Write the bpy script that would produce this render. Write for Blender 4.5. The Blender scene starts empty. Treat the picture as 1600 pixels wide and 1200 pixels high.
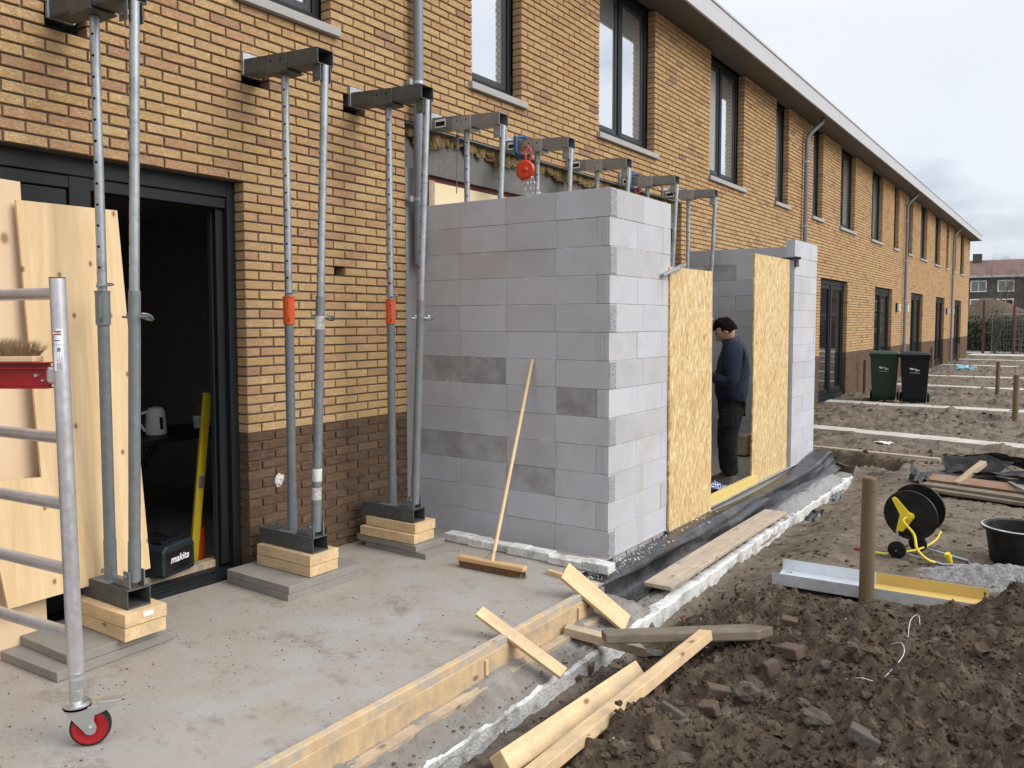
import bpy, math, random
import numpy as np
from mathutils import Vector, Matrix
random.seed(7); rng = np.random.RandomState(7)
S = bpy.context.scene
R = math.radians

# ---------------------------------------------------------------- camera
cam = bpy.data.cameras.new('camera'); cam_o = bpy.data.objects.new('camera', cam)
S.collection.objects.link(cam_o); S.camera = cam_o
cam.sensor_width = 36; cam.lens = 28.978; cam.shift_y = -0.01487
cam.clip_start = 0.05; cam.clip_end = 1500
cam_o.location = (4.4362, -3.4216, 1.6124)
cam_o.rotation_euler = (R(90 - 3.3423), 0, R(34.5042))
# ---------------------------------------------------------------- sky, sun, exposure
SUN_EL, SUN_AZ = R(33), R(80)          # azimuth clockwise from +Y
W = bpy.data.worlds.new('World'); S.world = W; W.use_nodes = True
nt = W.node_tree; nt.nodes.clear()
def wn(t, **k):
    n = nt.nodes.new(t)
    for a, b in k.items(): setattr(n, a, b)
    return n
wo = wn('ShaderNodeOutputWorld'); mx = wn('ShaderNodeMixShader')
sky = wn('ShaderNodeTexSky'); sky.sky_type = 'NISHITA'; sky.sun_disc = False
sky.sun_elevation = SUN_EL; sky.sun_rotation = SUN_AZ
b1 = wn('ShaderNodeBackground'); b1.inputs[1].default_value = 0.12
b2 = wn('ShaderNodeBackground'); b2.inputs[1].default_value = 1.0
tc = wn('ShaderNodeTexCoord'); sep = wn('ShaderNodeSeparateXYZ')
mp = wn('ShaderNodeMapping'); mp.inputs['Scale'].default_value = (1, 1, 2.6)
n1 = wn('ShaderNodeTexNoise'); n1.inputs['Scale'].default_value = 3.3; n1.inputs['Detail'].default_value = 6; n1.inputs['Roughness'].default_value = .5
n2 = wn('ShaderNodeTexNoise'); n2.inputs['Scale'].default_value = 1.5; n2.inputs['Detail'].default_value = 3
cr = wn('ShaderNodeValToRGB'); e = cr.color_ramp.elements
e[0].position = .38; e[0].color = (.52, .575, .65, 1); e[1].position = .49; e[1].color = (.82, .85, .915, 1)
x_ = cr.color_ramp.elements.new(.66); x_.color = (.84, .86, .90, 1)
mul = wn('ShaderNodeVectorMath', operation='SCALE')
ma = wn('ShaderNodeMath', operation='MULTIPLY_ADD'); ma.inputs[1].default_value = 1.7; ma.inputs[2].default_value = .66; ma.use_clamp = False
mc = wn('ShaderNodeMath', operation='MAXIMUM'); mc.inputs[1].default_value = 0
r2 = wn('ShaderNodeMapRange'); r2.inputs[1].default_value = .42; r2.inputs[2].default_value = .62; r2.inputs[3].default_value = .80; r2.inputs[4].default_value = .97
L = nt.links.new
L(tc.outputs['Generated'], mp.inputs[0]); L(mp.outputs[0], n1.inputs[0]); L(tc.outputs['Generated'], n2.inputs[0])
L(n1.outputs[0], cr.inputs[0]); L(tc.outputs['Generated'], sep.inputs[0]); ms = wn('ShaderNodeMath', operation='SUBTRACT'); ms.inputs[1].default_value = .32; L(sep.outputs[2], ms.inputs[0]); L(ms.outputs[0], mc.inputs[0]); L(mc.outputs[0], ma.inputs[0])
L(cr.outputs[0], mul.inputs[0]); L(ma.outputs[0], mul.inputs['Scale']); L(mul.outputs[0], b2.inputs[0]); L(sky.outputs[0], b1.inputs[0])
L(n2.outputs[0], r2.inputs[0]); L(r2.outputs[0], mx.inputs[0]); L(b1.outputs[0], mx.inputs[1]); L(b2.outputs[0], mx.inputs[2]); L(mx.outputs[0], wo.inputs[0])
sun = bpy.data.lights.new('sun', 'SUN'); sun.energy = 1.5; sun.angle = R(35); sun.color = (1, .96, .9)
sun_o = bpy.data.objects.new('sun', sun); S.collection.objects.link(sun_o)
sd = Vector((math.sin(SUN_AZ) * math.cos(SUN_EL), math.cos(SUN_AZ) * math.cos(SUN_EL), math.sin(SUN_EL)))
sun_o.rotation_euler = (-sd).to_track_quat('-Z', 'Y').to_euler()
S.view_settings.view_transform = 'Standard'; S.view_settings.look = 'None'
S.view_settings.exposure = 0.72; S.view_settings.gamma = 1
S.cycles.use_denoising = True
S.cycles.max_bounces = 6; S.cycles.diffuse_bounces = 3; S.cycles.glossy_bounces = 3
try: S.cycles.denoiser = 'OPENIMAGEDENOISE'
except Exception: pass

# ================================================================ materials
class NT:
    def __init__(s, name):
        s.m = bpy.data.materials.new(name); s.m.use_nodes = True; s.t = s.m.node_tree
        s.b = s.t.nodes['Principled BSDF']; s.o = s.t.nodes['Material Output']
    def n(s, t, **k):
        n = s.t.nodes.new(t)
        for a, v in k.items():
            if a.startswith('i_'):
                key = a[2:]
                key = int(key) if key.isdigit() else key.replace('_', ' ')
                n.inputs[key].default_value = v
            else: setattr(n, a, v)
        return n
    def l(s, a, b): s.t.links.new(a, b)
    def math(s, op, a, b=None, c=None):
        n = s.n('ShaderNodeMath', operation=op)
        for i, v in enumerate((a, b, c)):
            if v is None: continue
            if isinstance(v, (int, float)): n.inputs[i].default_value = v
            else: s.l(v, n.inputs[i])
        return n.outputs[0]
    def coord(s, kind='Object', scale=(1, 1, 1), rot=(0, 0, 0)):
        if kind == 'World': o = s.n('ShaderNodeNewGeometry').outputs['Position']
        else: o = s.n('ShaderNodeTexCoord').outputs[kind]
        m = s.n('ShaderNodeMapping'); m.inputs['Scale'].default_value = scale; m.inputs['Rotation'].default_value = rot
        s.l(o, m.inputs[0]); return m.outputs[0]
    def noise(s, co, scale, detail=3, rough=.55, dist=0):
        n = s.n('ShaderNodeTexNoise'); n.inputs['Scale'].default_value = scale; n.inputs['Detail'].default_value = detail
        n.inputs['Roughness'].default_value = rough; n.inputs['Distortion'].default_value = dist
        s.l(co, n.inputs['Vector']); return n.outputs['Fac']
    def ramp(s, f, stops, interp='LINEAR'):
        n = s.n('ShaderNodeValToRGB'); cr = n.color_ramp; cr.interpolation = interp
        while len(cr.elements) < len(stops): cr.elements.new(.5)
        for e, (p, c) in zip(cr.elements, stops):
            e.position = p; e.color = (*c, 1) if len(c) == 3 else c
        s.l(f, n.inputs[0]); return n.outputs[0]
    def mix(s, f, a, b, mode='MIX'):
        n = s.n('ShaderNodeMix', data_type='RGBA', blend_type=mode)
        for i, v in ((0, f), (6, a), (7, b)):
            if isinstance(v, (int, float)): n.inputs[i].default_value = v
            elif isinstance(v, tuple): n.inputs[i].default_value = (*v, 1)
            else: s.l(v, n.inputs[i])
        return n.outputs[2]
    def col(s, c):
        if isinstance(c, tuple): s.b.inputs['Base Color'].default_value = (*c, 1)
        else: s.l(c, s.b.inputs['Base Color'])
    def rough(s, v):
        if isinstance(v, (int, float)): s.b.inputs['Roughness'].default_value = v
        else: s.l(v, s.b.inputs['Roughness'])
    def bump(s, h, strength=.3, dist=.01, prev=None):
        n = s.n('ShaderNodeBump'); n.inputs['Strength'].default_value = strength; n.inputs['Distance'].default_value = dist
        s.l(h, n.inputs['Height'])
        if prev is not None: s.l(prev, n.inputs['Normal'])
        s.l(n.outputs[0], s.b.inputs['Normal']); return n.outputs[0]

def mul3(c, k): return tuple(min(1, v * k) for v in c)
def simple(name, c, rough=.6, metal=0, var=.15, scale=12, bump=.1, bscale=60, bdist=.003, kind='Object', dirt=None, dirt_amt=.5, spec=.5):
    n = NT(name); co = n.coord(kind)
    f = n.noise(co, scale, 4)
    c1 = n.mix(f, mul3(c, 1 - var * 1.6), mul3(c, 1 + var * 1.2))
    if dirt:
        g = n.noise(co, scale * .55, 6, .7)
        c1 = n.mix(n.ramp(g, [(.45, (0, 0, 0)), (.7, (dirt_amt,) * 3)]), c1, dirt)
    n.col(c1); n.rough(rough); n.b.inputs['Metallic'].default_value = metal
    n.b.inputs['Specular IOR Level'].default_value = spec
    if bump: n.bump(n.noise(co, bscale, 4), bump, bdist)
    return n.m
M = {}
def brick_mat(name, dark=False):
    n = NT(name)
    pos = n.n('ShaderNodeNewGeometry').outputs['Position']
    sp = n.n('ShaderNodeSeparateXYZ'); n.l(pos, sp.inputs[0])
    iz = n.math('FLOOR', n.math('DIVIDE', sp.outputs[2], .0625))
    par = n.math('FLOORED_MODULO', iz, 2)
    off = n.math('MULTIPLY', n.math('SUBTRACT', 1, par), .11)
    iy = n.math('FLOOR', n.math('DIVIDE', n.math('SUBTRACT', sp.outputs[1], off), .22))
    cb = n.n('ShaderNodeCombineXYZ'); n.l(iz, cb.inputs[0]); n.l(iy, cb.inputs[1])
    w = n.n('ShaderNodeTexWhiteNoise', noise_dimensions='3D'); n.l(cb.outputs[0], w.inputs[0])
    up = n.ramp(w.outputs[0], [(0, (.60, .405, .195)), (.22, (.56, .36, .165)), (.42, (.63, .435, .22)), (.60, (.60, .395, .20)), (.76, (.57, .35, .185)), (.90, (.53, .315, .175)), (.975, (.46, .27, .155)), (1, (.31, .22, .155))])
    lo = n.ramp(w.outputs[0], [(0, (.125, .082, .052)), (.5, (.095, .062, .040)), (.8, (.145, .10, .066)), (1, (.075, .052, .036))])
    isup = n.math('GREATER_THAN', iz, 13.5)
    c = n.mix(isup, lo, up)
    co = n.coord('World', (1, 1, 1))
    mot = n.noise(co, 22, 5, .65)
    c = n.mix(n.ramp(mot, [(.35, (0, 0, 0)), (.75, (.6,) * 3)]), c, n.mix(.4, c, (.52, .27, .14)))
    c = n.mix(n.math('MULTIPLY', n.noise(co, 110, 3), .35), c, n.mix(.25, c, (.1, .07, .05)))
    big = n.noise(co, .8, 3)
    c = n.mix(n.ramp(big, [(.3, (.12,) * 3), (.6, (0, 0, 0))]), c, n.mix(.3, c, (.2, .14, .1)))
    n.col(c); n.rough(.92); n.b.inputs['Specular IOR Level'].default_value = .25
    # hand-moulded folds, different on every brick
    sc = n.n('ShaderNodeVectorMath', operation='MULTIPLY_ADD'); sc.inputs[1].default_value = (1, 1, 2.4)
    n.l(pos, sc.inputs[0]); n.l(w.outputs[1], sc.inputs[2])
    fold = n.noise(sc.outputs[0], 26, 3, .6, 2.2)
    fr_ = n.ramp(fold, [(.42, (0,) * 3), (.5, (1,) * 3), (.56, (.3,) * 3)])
    crease_shade = n.ramp(fold, [(.41, (0,) * 3), (.435, (.6,) * 3), (.46, (0,) * 3)])  # shade in the folds, painted as thin dark lines in the brick colour
    c = n.mix(n.math('MULTIPLY', crease_shade, n.math('GREATER_THAN', w.outputs[0], .4)), c, n.mix(.55, c, (.12, .07, .04))); n.col(c)
    b = n.bump(fr_, .7, .007)
    n.bump(n.noise(co, 200, 3), .22, .0015, b)
    return n.m
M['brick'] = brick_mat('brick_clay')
M['mortar'] = simple('mortar', (.175, .14, .115), .95, var=.3, scale=20, bump=.6, bscale=180, kind='World')
def block_mat():
    n = NT('sand_lime_block'); oi = n.n('ShaderNodeObjectInfo'); co = n.coord('World')
    base = n.ramp(oi.outputs['Random'], [(0, (.50, .505, .54)), (.35, (.475, .48, .51)), (.6, (.52, .525, .555)), (.8, (.46, .455, .465)), (1, (.51, .515, .54))])
    dm_ = n.math('ADD', n.ramp(n.noise(co, 4.2, 5, .65), [(.38, (.45,) * 3), (.60, (1,) * 3)]), 0)
    c = n.mix(dm_, base, n.mix(1.0, base, oi.outputs['Color'], 'MULTIPLY'))
    f = n.noise(co, 2.6, 5, .6, .6)
    c = n.mix(n.ramp(f, [(.47, (0,) * 3), (.66, (.5,) * 3)]), c, n.mix(.6, c, (.34, .325, .30)))
    c = n.mix(n.math('MULTIPLY', n.noise(co, 60, 4), .3), c, n.mix(.3, c, (.3, .3, .3)))
    # glue squeezed out and smeared along the bed joints, trowel dust
    sz = n.n('ShaderNodeSeparateXYZ'); n.l(n.n('ShaderNodeNewGeometry').outputs['Position'], sz.inputs[0])
    fz_ = n.math('ABSOLUTE', n.math('SUBTRACT', n.math('FLOORED_MODULO', n.math('ADD', sz.outputs[2], .07), .2), .1))
    jn = n.math('ADD', n.math('MULTIPLY', n.math('SUBTRACT', fz_, .088), 60), n.math('MULTIPLY', n.math('SUBTRACT', n.noise(co, 11, 5, .75), .56), 9))
    c = n.mix(n.ramp(jn, [(.3, (0,) * 3), (.8, (.5,) * 3)]), c, (.62, .62, .63))
    c = n.mix(n.ramp(n.noise(co, 48, 3, .8), [(.69, (0,) * 3), (.74, (.6,) * 3)]), c, (.25, .25, .25))
    c = n.mix(n.ramp(n.noise(n.coord('World', (1, 1, .35)), 3.1, 4, .6), [(.58, (0,) * 3), (.7, (.35,) * 3)]), c, (.44, .39, .32))
    sc = n.noise(n.coord('World', (1, 1, .25)), 9, 5, .75)
    
    n.col(c); n.rough(.85); n.b.inputs['Specular IOR Level'].default_value = .3
    b = n.bump(n.noise(co, 320, 3), .25, .0015); n.bump(n.noise(co, 14, 4), .12, .004, b)
    return n.m
M['block'] = block_mat()
M['blockrough'] = simple('block_cut_end', (.42, .43, .45), .95, var=.6, scale=110, bump=1, bscale=90, bdist=.02, kind='World')
M['glue'] = simple('glue_mortar', (.42, .42, .43), .95, var=.75, scale=9, bump=.6, bscale=150, kind='World')
def wood(name, pale, dark, knot=(.20, .10, .045), grain=(2.2, 26, 26), knots=True, dirt=0, kn=3.4, bump=.15):
    n = NT(name); oi = n.n('ShaderNodeObjectInfo')
    tcn = n.n('ShaderNodeTexCoord'); ad = n.n('ShaderNodeVectorMath', operation='MULTIPLY_ADD')
    rr = n.n('ShaderNodeCombineXYZ'); n.l(oi.outputs['Random'], rr.inputs[0]); n.l(oi.outputs['Random'], rr.inputs[1]); n.l(oi.outputs['Random'], rr.inputs[2])
    n.l(rr.outputs[0], ad.inputs[0]); ad.inputs[1].default_value = (17, 9, 13); n.l(tcn.outputs['Object'], ad.inputs[2])
    mp_ = n.n('ShaderNodeMapping'); mp_.inputs['Scale'].default_value = grain; n.l(ad.outputs[0], mp_.inputs[0])
    g = n.noise(mp_.outputs[0], 1.0, 5, .6, .5)
    c = n.mix(n.ramp(g, [(.32, (0,) * 3), (.7, (1,) * 3)]), pale, dark)
    b = n.noise(ad.outputs[0], 1.7, 3)
    c = n.mix(n.math('MULTIPLY', b, .5), c, n.mix(.5, c, (.72, .50, .30)))
    if knots:
        sp_ = n.n('ShaderNodeSeparateXYZ'); n.l(ad.outputs[0], sp_.inputs[0]); mk = n.n('ShaderNodeCombineXYZ')
        if grain[2] < 1: n.l(n.math('MULTIPLY', sp_.outputs[1], kn * 1.5), mk.inputs[0]); n.l(n.math('MULTIPLY', sp_.outputs[2], kn), mk.inputs[1])
        else: n.l(n.math('MULTIPLY', sp_.outputs[0], kn * .9), mk.inputs[0]); n.l(n.math('MULTIPLY', n.math('ADD', sp_.outputs[1], sp_.outputs[2]), kn * 1.6), mk.inputs[1])
        v = n.n('ShaderNodeTexVoronoi', feature='F1', voronoi_dimensions='2D'); v.inputs['Scale'].default_value = 1; n.l(mk.outputs[0], v.inputs['Vector'])
        keep = n.math('GREATER_THAN', n.math('FRACT', n.math('MULTIPLY', v.outputs['Color'], 7.3)), .45)
        k = n.ramp(v.outputs['Distance'], [(.03, (1,) * 3), (.055, (.65,) * 3), (.075, (.1,) * 3), (.12, (0,) * 3)])
        c = n.mix(n.math('MULTIPLY', k, keep), c, knot)
    if dirt:
        d = n.noise(ad.outputs[0], 7, 6, .7)
        c = n.mix(n.ramp(d, [(.42, (0,) * 3), (.62, (dirt,) * 3)]), c, (.24, .215, .185))
    n.col(c); n.rough(.75); n.b.inputs['Specular IOR Level'].default_value = .3
    n.bump(g, bump, .002)
    return n.m
M['timber'] = wood('pine_timber', (.74, .55, .32), (.60, .40, .20), dirt=.35)
M['timber_old'] = wood('weathered_timber', (.50, .40, .28), (.36, .27, .18), dirt=.8)
M['darkwood'] = wood('tarred_board', (.085, .072, .06), (.045, .038, .03), dirt=.45, knots=False)
M['oldred'] = wood('reddish_board', (.26, .12, .075), (.16, .08, .05), dirt=.6, knots=False)
M['plank'] = wood('grey_scaffold_plank', (.47, .40, .32), (.36, .29, .22), dirt=.45)
M['ply'] = wood('pine_plywood', (.74, .56, .33), (.58, .39, .20), grain=(16, 16, .45), kn=4.3, knot=(.24, .13, .07), bump=.05)
M['ply2'] = wood('plywood_pale', (.70, .53, .36), (.66, .48, .31), grain=(9, 9, .4), kn=2.2, knot=(.3, .18, .1), bump=.05)
M['formply'] = wood('formwork_wood', (.60, .44, .25), (.50, .35, .19), grain=(22, 3, 3), kn=3, dirt=.5, bump=.2)
M['yellowwood'] = wood('yellow_timber', (.70, .56, .18), (.62, .47, .14))
M['broomwood'] = wood('broom_wood', (.62, .40, .20), (.52, .32, .15), knots=False)
M['handlewood'] = wood('handle_wood', (.72, .55, .33), (.62, .45, .26), knots=False)
M['postwood'] = wood('impregnated_post', (.085, .060, .034), (.05, .036, .02), grain=(24, 24, 1.5), knots=True, kn=6, knot=(.08, .05, .03))
def osb():
    n = NT('osb'); cols = []
    base = None
    for i, (rot, sc) in enumerate(((.10, (1, 75, 15)), (-.28, (1, 62, 13)), (.34, (1, 88, 18)))):
        co = n.coord('Object', (1, 1, 1), (rot, 0, 0)); m = n.n('ShaderNodeMapping'); m.inputs['Scale'].default_value = sc; m.inputs['Location'].default_value = (i, i * 3.1, 0); n.l(co, m.inputs[0])
        ds = n.n('ShaderNodeTexNoise'); ds.inputs['Scale'].default_value = .8; n.l(m.outputs[0], ds.inputs['Vector'])
        v = n.n('ShaderNodeTexVoronoi', feature='F1', distance='MANHATTAN'); v.inputs['Scale'].default_value = 1; v.inputs['Randomness'].default_value = 1
        n.l(m.outputs[0], v.inputs['Vector'])
        s = n.n('ShaderNodeSeparateColor'); n.l(v.outputs['Color'], s.inputs[0])
        c = n.ramp(s.outputs[0], [(0, (.36, .22, .09)), (.08, (.52, .35, .15)), (.5, (.62, .43, .20)), (.85, (.70, .52, .27)), (1, (.80, .65, .40))])
        if base is None: base = c; h = s.outputs[1]
        else: base = n.mix(n.math('GREATER_THAN', s.outputs[2], .55), base, c)
    n.col(base); n.rough(.6); n.bump(h, .3, .002)
    return n.m
M['osb'] = osb()
def galv(name, c=(.40, .43, .45), metal=.75, rough=.45, dirt=(.2, .18, .16), da=.5, var=.25):
    n = NT(name); co = n.coord('Object')
    v = n.n('ShaderNodeTexVoronoi'); v.inputs['Scale'].default_value = 45; n.l(co, v.inputs['Vector'])
    s = n.n('ShaderNodeSeparateColor'); n.l(v.outputs['Color'], s.inputs[0])
    f = n.math('ADD', n.math('MULTIPLY', s.outputs[0], .35), n.math('MULTIPLY', n.noise(co, 9, 5, .7), .65))
    c1 = n.mix(f, mul3(c, 1 - var), mul3(c, 1 + var))
    g = n.noise(co, 5, 6, .75)
    c1 = n.mix(n.ramp(g, [(.5, (0,) * 3), (.68, (da,) * 3)]), c1, dirt)
    n.col(c1); n.b.inputs['Metallic'].default_value = metal
    n.rough(n.math('ADD', n.math('MULTIPLY', f, .25), rough - .1))
    n.bump(n.noise(co, 140, 3), .1, .001); return n.m
M['galv'] = galv('galvanised_steel')
M['galvdark'] = galv('dull_galvanised_steel', (.20, .22, .225), .45, .6, dirt=(.26, .22, .18), da=.45)
M['beamdark'] = galv('dark_steel_beam', (.085, .09, .087), .3, .6, dirt=(.26, .22, .18), da=.4)
M['beamlight'] = galv('galvanised_beam', (.27, .265, .255), .5, .5)
M['chrome'] = galv('bright_zinc', (.62, .63, .63), .9, .3, da=0, var=.08)
M['alu'] = galv('aluminium_tube', (.62, .61, .63), .7, .38, dirt=(.5, .46, .4), da=.5, var=.12)
M['channel'] = galv('zinc_sheet', (.66, .69, .72), .6, .4, dirt=(.4, .38, .35), da=.3, var=.1)
M['hole'] = simple('hole_black', (.006, .006, .006), 1, var=0, bump=0, spec=0)
M['orange'] = simple('orange_paint', (.72, .09, .012), .5, var=.12, dirt=(.3, .1, .05), dirt_amt=.3)
M['red'] = simple('red_paint', (.33, .008, .012), .35, var=.08)
M['hoistred'] = simple('hoist_red', (.58, .045, .012), .35, var=.12)
M['yellow'] = simple('yellow_plastic', (.78, .62, .035), .4, var=.06)
M['ochre'] = simple('shaded_yellow', (.42, .30, .012), .5)  # spirit level yellow, darkened to carry the shade inside the doorway
M['yellowhalf'] = simple('yellow_inside', (.56, .39, .12), .45, var=.06, scale=4)
M['black'] = simple('black_plastic', (.006, .0065, .0075), .5, var=.2, dirt=(.06, .05, .04), dirt_amt=.35, spec=.3)
M['blackfoil'] = simple('black_foil', (.020, .022, .027), .34, var=.35, scale=6, dirt=(.13, .12, .11), dirt_amt=.5, bump=.5, bscale=26, bdist=.012)
M['frame'] = simple('anthracite_frame', (.013, .015, .017), .5, var=.1, bump=.02, spec=.25)
M['framegrey'] = simple('grey_frame_edge', (.032, .034, .036), .45, var=.1, bump=0)
M['pipe'] = simple('grey_pvc', (.17, .19, .225), .38, var=.08, scale=3, bump=.02, dirt=(.3, .28, .26), dirt_amt=.15)
M['sill'] = simple('concrete_sill', (.36, .35, .33), .85, var=.12, scale=6, bump=.2, kind='World')
M['fascia'] = simple('fascia_white', (.47, .47, .48), .5, var=.05, scale=1, bump=0, kind='World', dirt=(.4, .39, .38), dirt_amt=.25)
M['soffit'] = simple('soffit_panel', (.085, .072, .062), .6, var=.12, scale=1.3, bump=0, kind='World')
M['roofing'] = simple('bitumen', (.05, .05, .05), .9, kind='World')
def glass(name, c=(.012, .014, .016), ior=2.3):
    n = NT(name); n.col(c); n.rough(.03); n.b.inputs['IOR'].default_value = ior
    n.bump(n.noise(n.coord('World'), 1.1, 2), .035, .05)
    return n.m
M['glass'] = glass('window_glass', c=(.80, .83, .86), ior=1.5); M['glass'].node_tree.nodes['Principled BSDF'].inputs['Metallic'].default_value = .86; M['glass'].node_tree.nodes['Principled BSDF'].inputs['Roughness'].default_value = .02
M['glass2'] = glass('door_glass', ior=2.2)
M['eps'] = simple('polystyrene', (.70, .70, .68), .9, var=.05, scale=11, bump=.9, bscale=60, bdist=.012, dirt=(.24, .21, .175), dirt_amt=1.0, kind='World')
M['concrete'] = simple('raw_concrete', (.27, .265, .255), .9, var=.22, scale=3, bump=.3, bscale=60, kind='World', dirt=(.2, .19, .18))
M['footing'] = simple('rough_footing', (.25, .235, .21), .95, var=.4, scale=7, bump=1, bscale=45, bdist=.012, kind='World', dirt=(.20, .155, .115), dirt_amt=.8)
M['beamconc'] = simple('stained_concrete', (.17, .165, .155), .9, var=.3, scale=4, bump=.6, bscale=35, bdist=.01, kind='World', dirt=(.10, .095, .085), dirt_amt=.8)
M['mineral'] = simple('mineral_wool', (.24, .17, .075), 1, var=.45, scale=14, bump=1, bscale=40, bdist=.03, kind='World')
M['redsteel'] = simple('red_primer_steel', (.14, .022, .018), .6, var=.25, kind='World')
M['cream'] = simple('cream_panel', (.80, .66, .42), .7, var=.05, scale=3, bump=0, kind='World')
M['plaster'] = simple('plaster', (.34, .33, .31), .9, kind='World')
M['tile'] = simple('paving_slab_grey', (.24, .225, .20), .92, var=.12, scale=9, bump=.5, bscale=150, kind='World', dirt=(.34, .29, .24), dirt_amt=.5)
M['pathtile'] = simple('path_slab', (.52, .48, .42), .9, var=.1, scale=4, bump=.3, kind='World', dirt=(.25, .2, .16), dirt_amt=.6)
M['white'] = simple('white_plastic', (.75, .75, .73), .5, var=.05)
M['paper'] = simple('white_label', (.80, .80, .82), .5, var=.02, bump=0)
M['green'] = simple('green_plastic', (.007, .034, .012), .55, var=.15)
M['darkplastic'] = simple('anthracite_plastic', (.006, .007, .011), .55, var=.15, spec=.25)
M['bristle'] = simple('bristle', (.20, .10, .045), .8, var=.4, scale=60)
M['bristle2'] = simple('coconut_bristle', (.33, .20, .11), .8, var=.4, scale=60)
M['skin'] = simple('skin', (.42, .24, .17), .5, var=.08)
M['hair'] = simple('hair', (.007, .005, .004), .95, spec=.1, var=.4, scale=50, bump=.8, bscale=120)
M['jacket'] = simple('navy_jacket', (.0055, .010, .027), .95, var=.3, scale=8, bump=.5, bscale=16, bdist=.02)
M['trousers'] = simple('black_trousers', (.006, .0065, .007), .95, var=.3, scale=8, bump=.5, bscale=14, bdist=.02, dirt=(.03, .025, .02), dirt_amt=.5, spec=.2)
M['boot'] = simple('dusty_boot', (.085, .07, .055), .85, var=.3)
M['navy'] = simple('dark_teal_case', (.010, .020, .026), .5, var=.2, dirt=(.05, .05, .05), dirt_amt=.3)
M['blue'] = simple('blue_strap', (.03, .09, .20), .7, var=.3)
M['bluebag'] = simple('light_blue_bag', (.25, .50, .62), .5, var=.3)
M['brickred'] = simple('rubble_brick', (.12, .075, .052), .95, var=.35, scale=14, bump=.8, bscale=60, bdist=.006, dirt=(.09, .07, .055), dirt_amt=.9)
M['stone'] = simple('rubble_stone', (.10, .08, .06), .95, var=.35, scale=14, bump=1, bscale=40, bdist=.01, dirt=(.06, .047, .038), dirt_amt=.9)
M['stonegrey'] = simple('concrete_lump', (.105, .088, .07), .95, var=.3, scale=18, bump=1, bscale=45, bdist=.012, dirt=(.10, .085, .07), dirt_amt=.8)
M['whitechip'] = simple('white_chip', (.72, .70, .66), .8)
M['gravel'] = simple('grey_gravel', (.27, .26, .25), .95, var=.6, scale=35, bump=1, bscale=60, bdist=.02, kind='World')
M['farbrick'] = simple('far_dark_brick', (.085, .072, .06), .95, var=.2, scale=2, bump=0, kind='World')
M['farroof'] = simple('red_roof_tiles', (.15, .085, .068), .9, var=.25, scale=.7, bump=0, kind='World', dirt=(.15, .11, .08))
M['bark'] = simple('bark', (.12, .105, .09), .95, var=.3)
M['leaf'] = simple('ivy_leaf', (.045, .055, .028), .8, var=.4)
M['rustred'] = simple('rust_red_post', (.12, .035, .028), .8)
M['wire'] = simple('galvanised_wire', (.35, .36, .37), .5, .6)
M['car'] = simple('dark_car_paint', (.03, .035, .045), .2, var=.05, bump=0)
M['tyre'] = simple('tyre', (.012,) * 3, .9)
def slab_mat():
    n = NT('slab_concrete'); co = n.coord('World')
    a = n.noise(co, 1.1, 5, .6, .4); b = n.noise(co, 3.2, 6, .68, .3); d = n.noise(co, 42, 4, .7)
    c = n.mix(n.ramp(a, [(.38, (0,) * 3), (.62, (1,) * 3)]), (.325, .300, .265), (.35, .340, .325))
    sx_ = n.n('ShaderNodeSeparateXYZ'); n.l(n.n('ShaderNodeNewGeometry').outputs['Position'], sx_.inputs[0])
    near_ = n.math('ADD', n.math('MULTIPLY', n.math('SUBTRACT', 1.15, sx_.outputs[0]), .9), n.math('MULTIPLY', n.math('SUBTRACT', n.noise(co, 1.9, 5, .6), .5), 2.2))
    c = n.mix(n.ramp(near_, [(.1, (0,) * 3), (.9, (.75,) * 3)]), c, (.34, .285, .225))   # sandy dirt trodden in by the doors
    c = n.mix(n.ramp(b, [(.44, (0,) * 3), (.64, (.7,) * 3)]), c, (.325, .275, .22))
    c = n.mix(n.ramp(n.noise(co, 6.5, 7, .75), [(.56, (0,) * 3), (.68, (.55,) * 3)]), c, (.23, .20, .175))
    c = n.mix(n.ramp(d, [(.60, (0,) * 3), (.72, (.7,) * 3)]), c, (.17, .145, .12))
    c = n.mix(n.ramp(n.noise(co, 90, 2), [(.70, (0,) * 3), (.76, (.3,) * 3)]), c, (.52, .50, .47))
    c = n.mix(n.ramp(n.noise(n.coord('World', (1, 1.5, 1), (0, 0, .5)), 2.1, 8, .8), [(.55, (0,) * 3), (.63, (.6,) * 3)]), c, (.20, .165, .13))
    c = n.mix(n.ramp(n.noise(co, 17, 7, .8), [(.62, (0,) * 3), (.70, (.6,) * 3)]), c, (.16, .135, .115))
    n.col(c); n.rough(n.ramp(a, [(.3, (.75,) * 3), (.7, (.95,) * 3)])); n.b.inputs['Specular IOR Level'].default_value = .3
    x = n.bump(n.noise(co, 8, 5), .25, .012); n.bump(n.noise(co, 110, 4), .35, .003, x)
    return n.m
M['slab'] = slab_mat()
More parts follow.
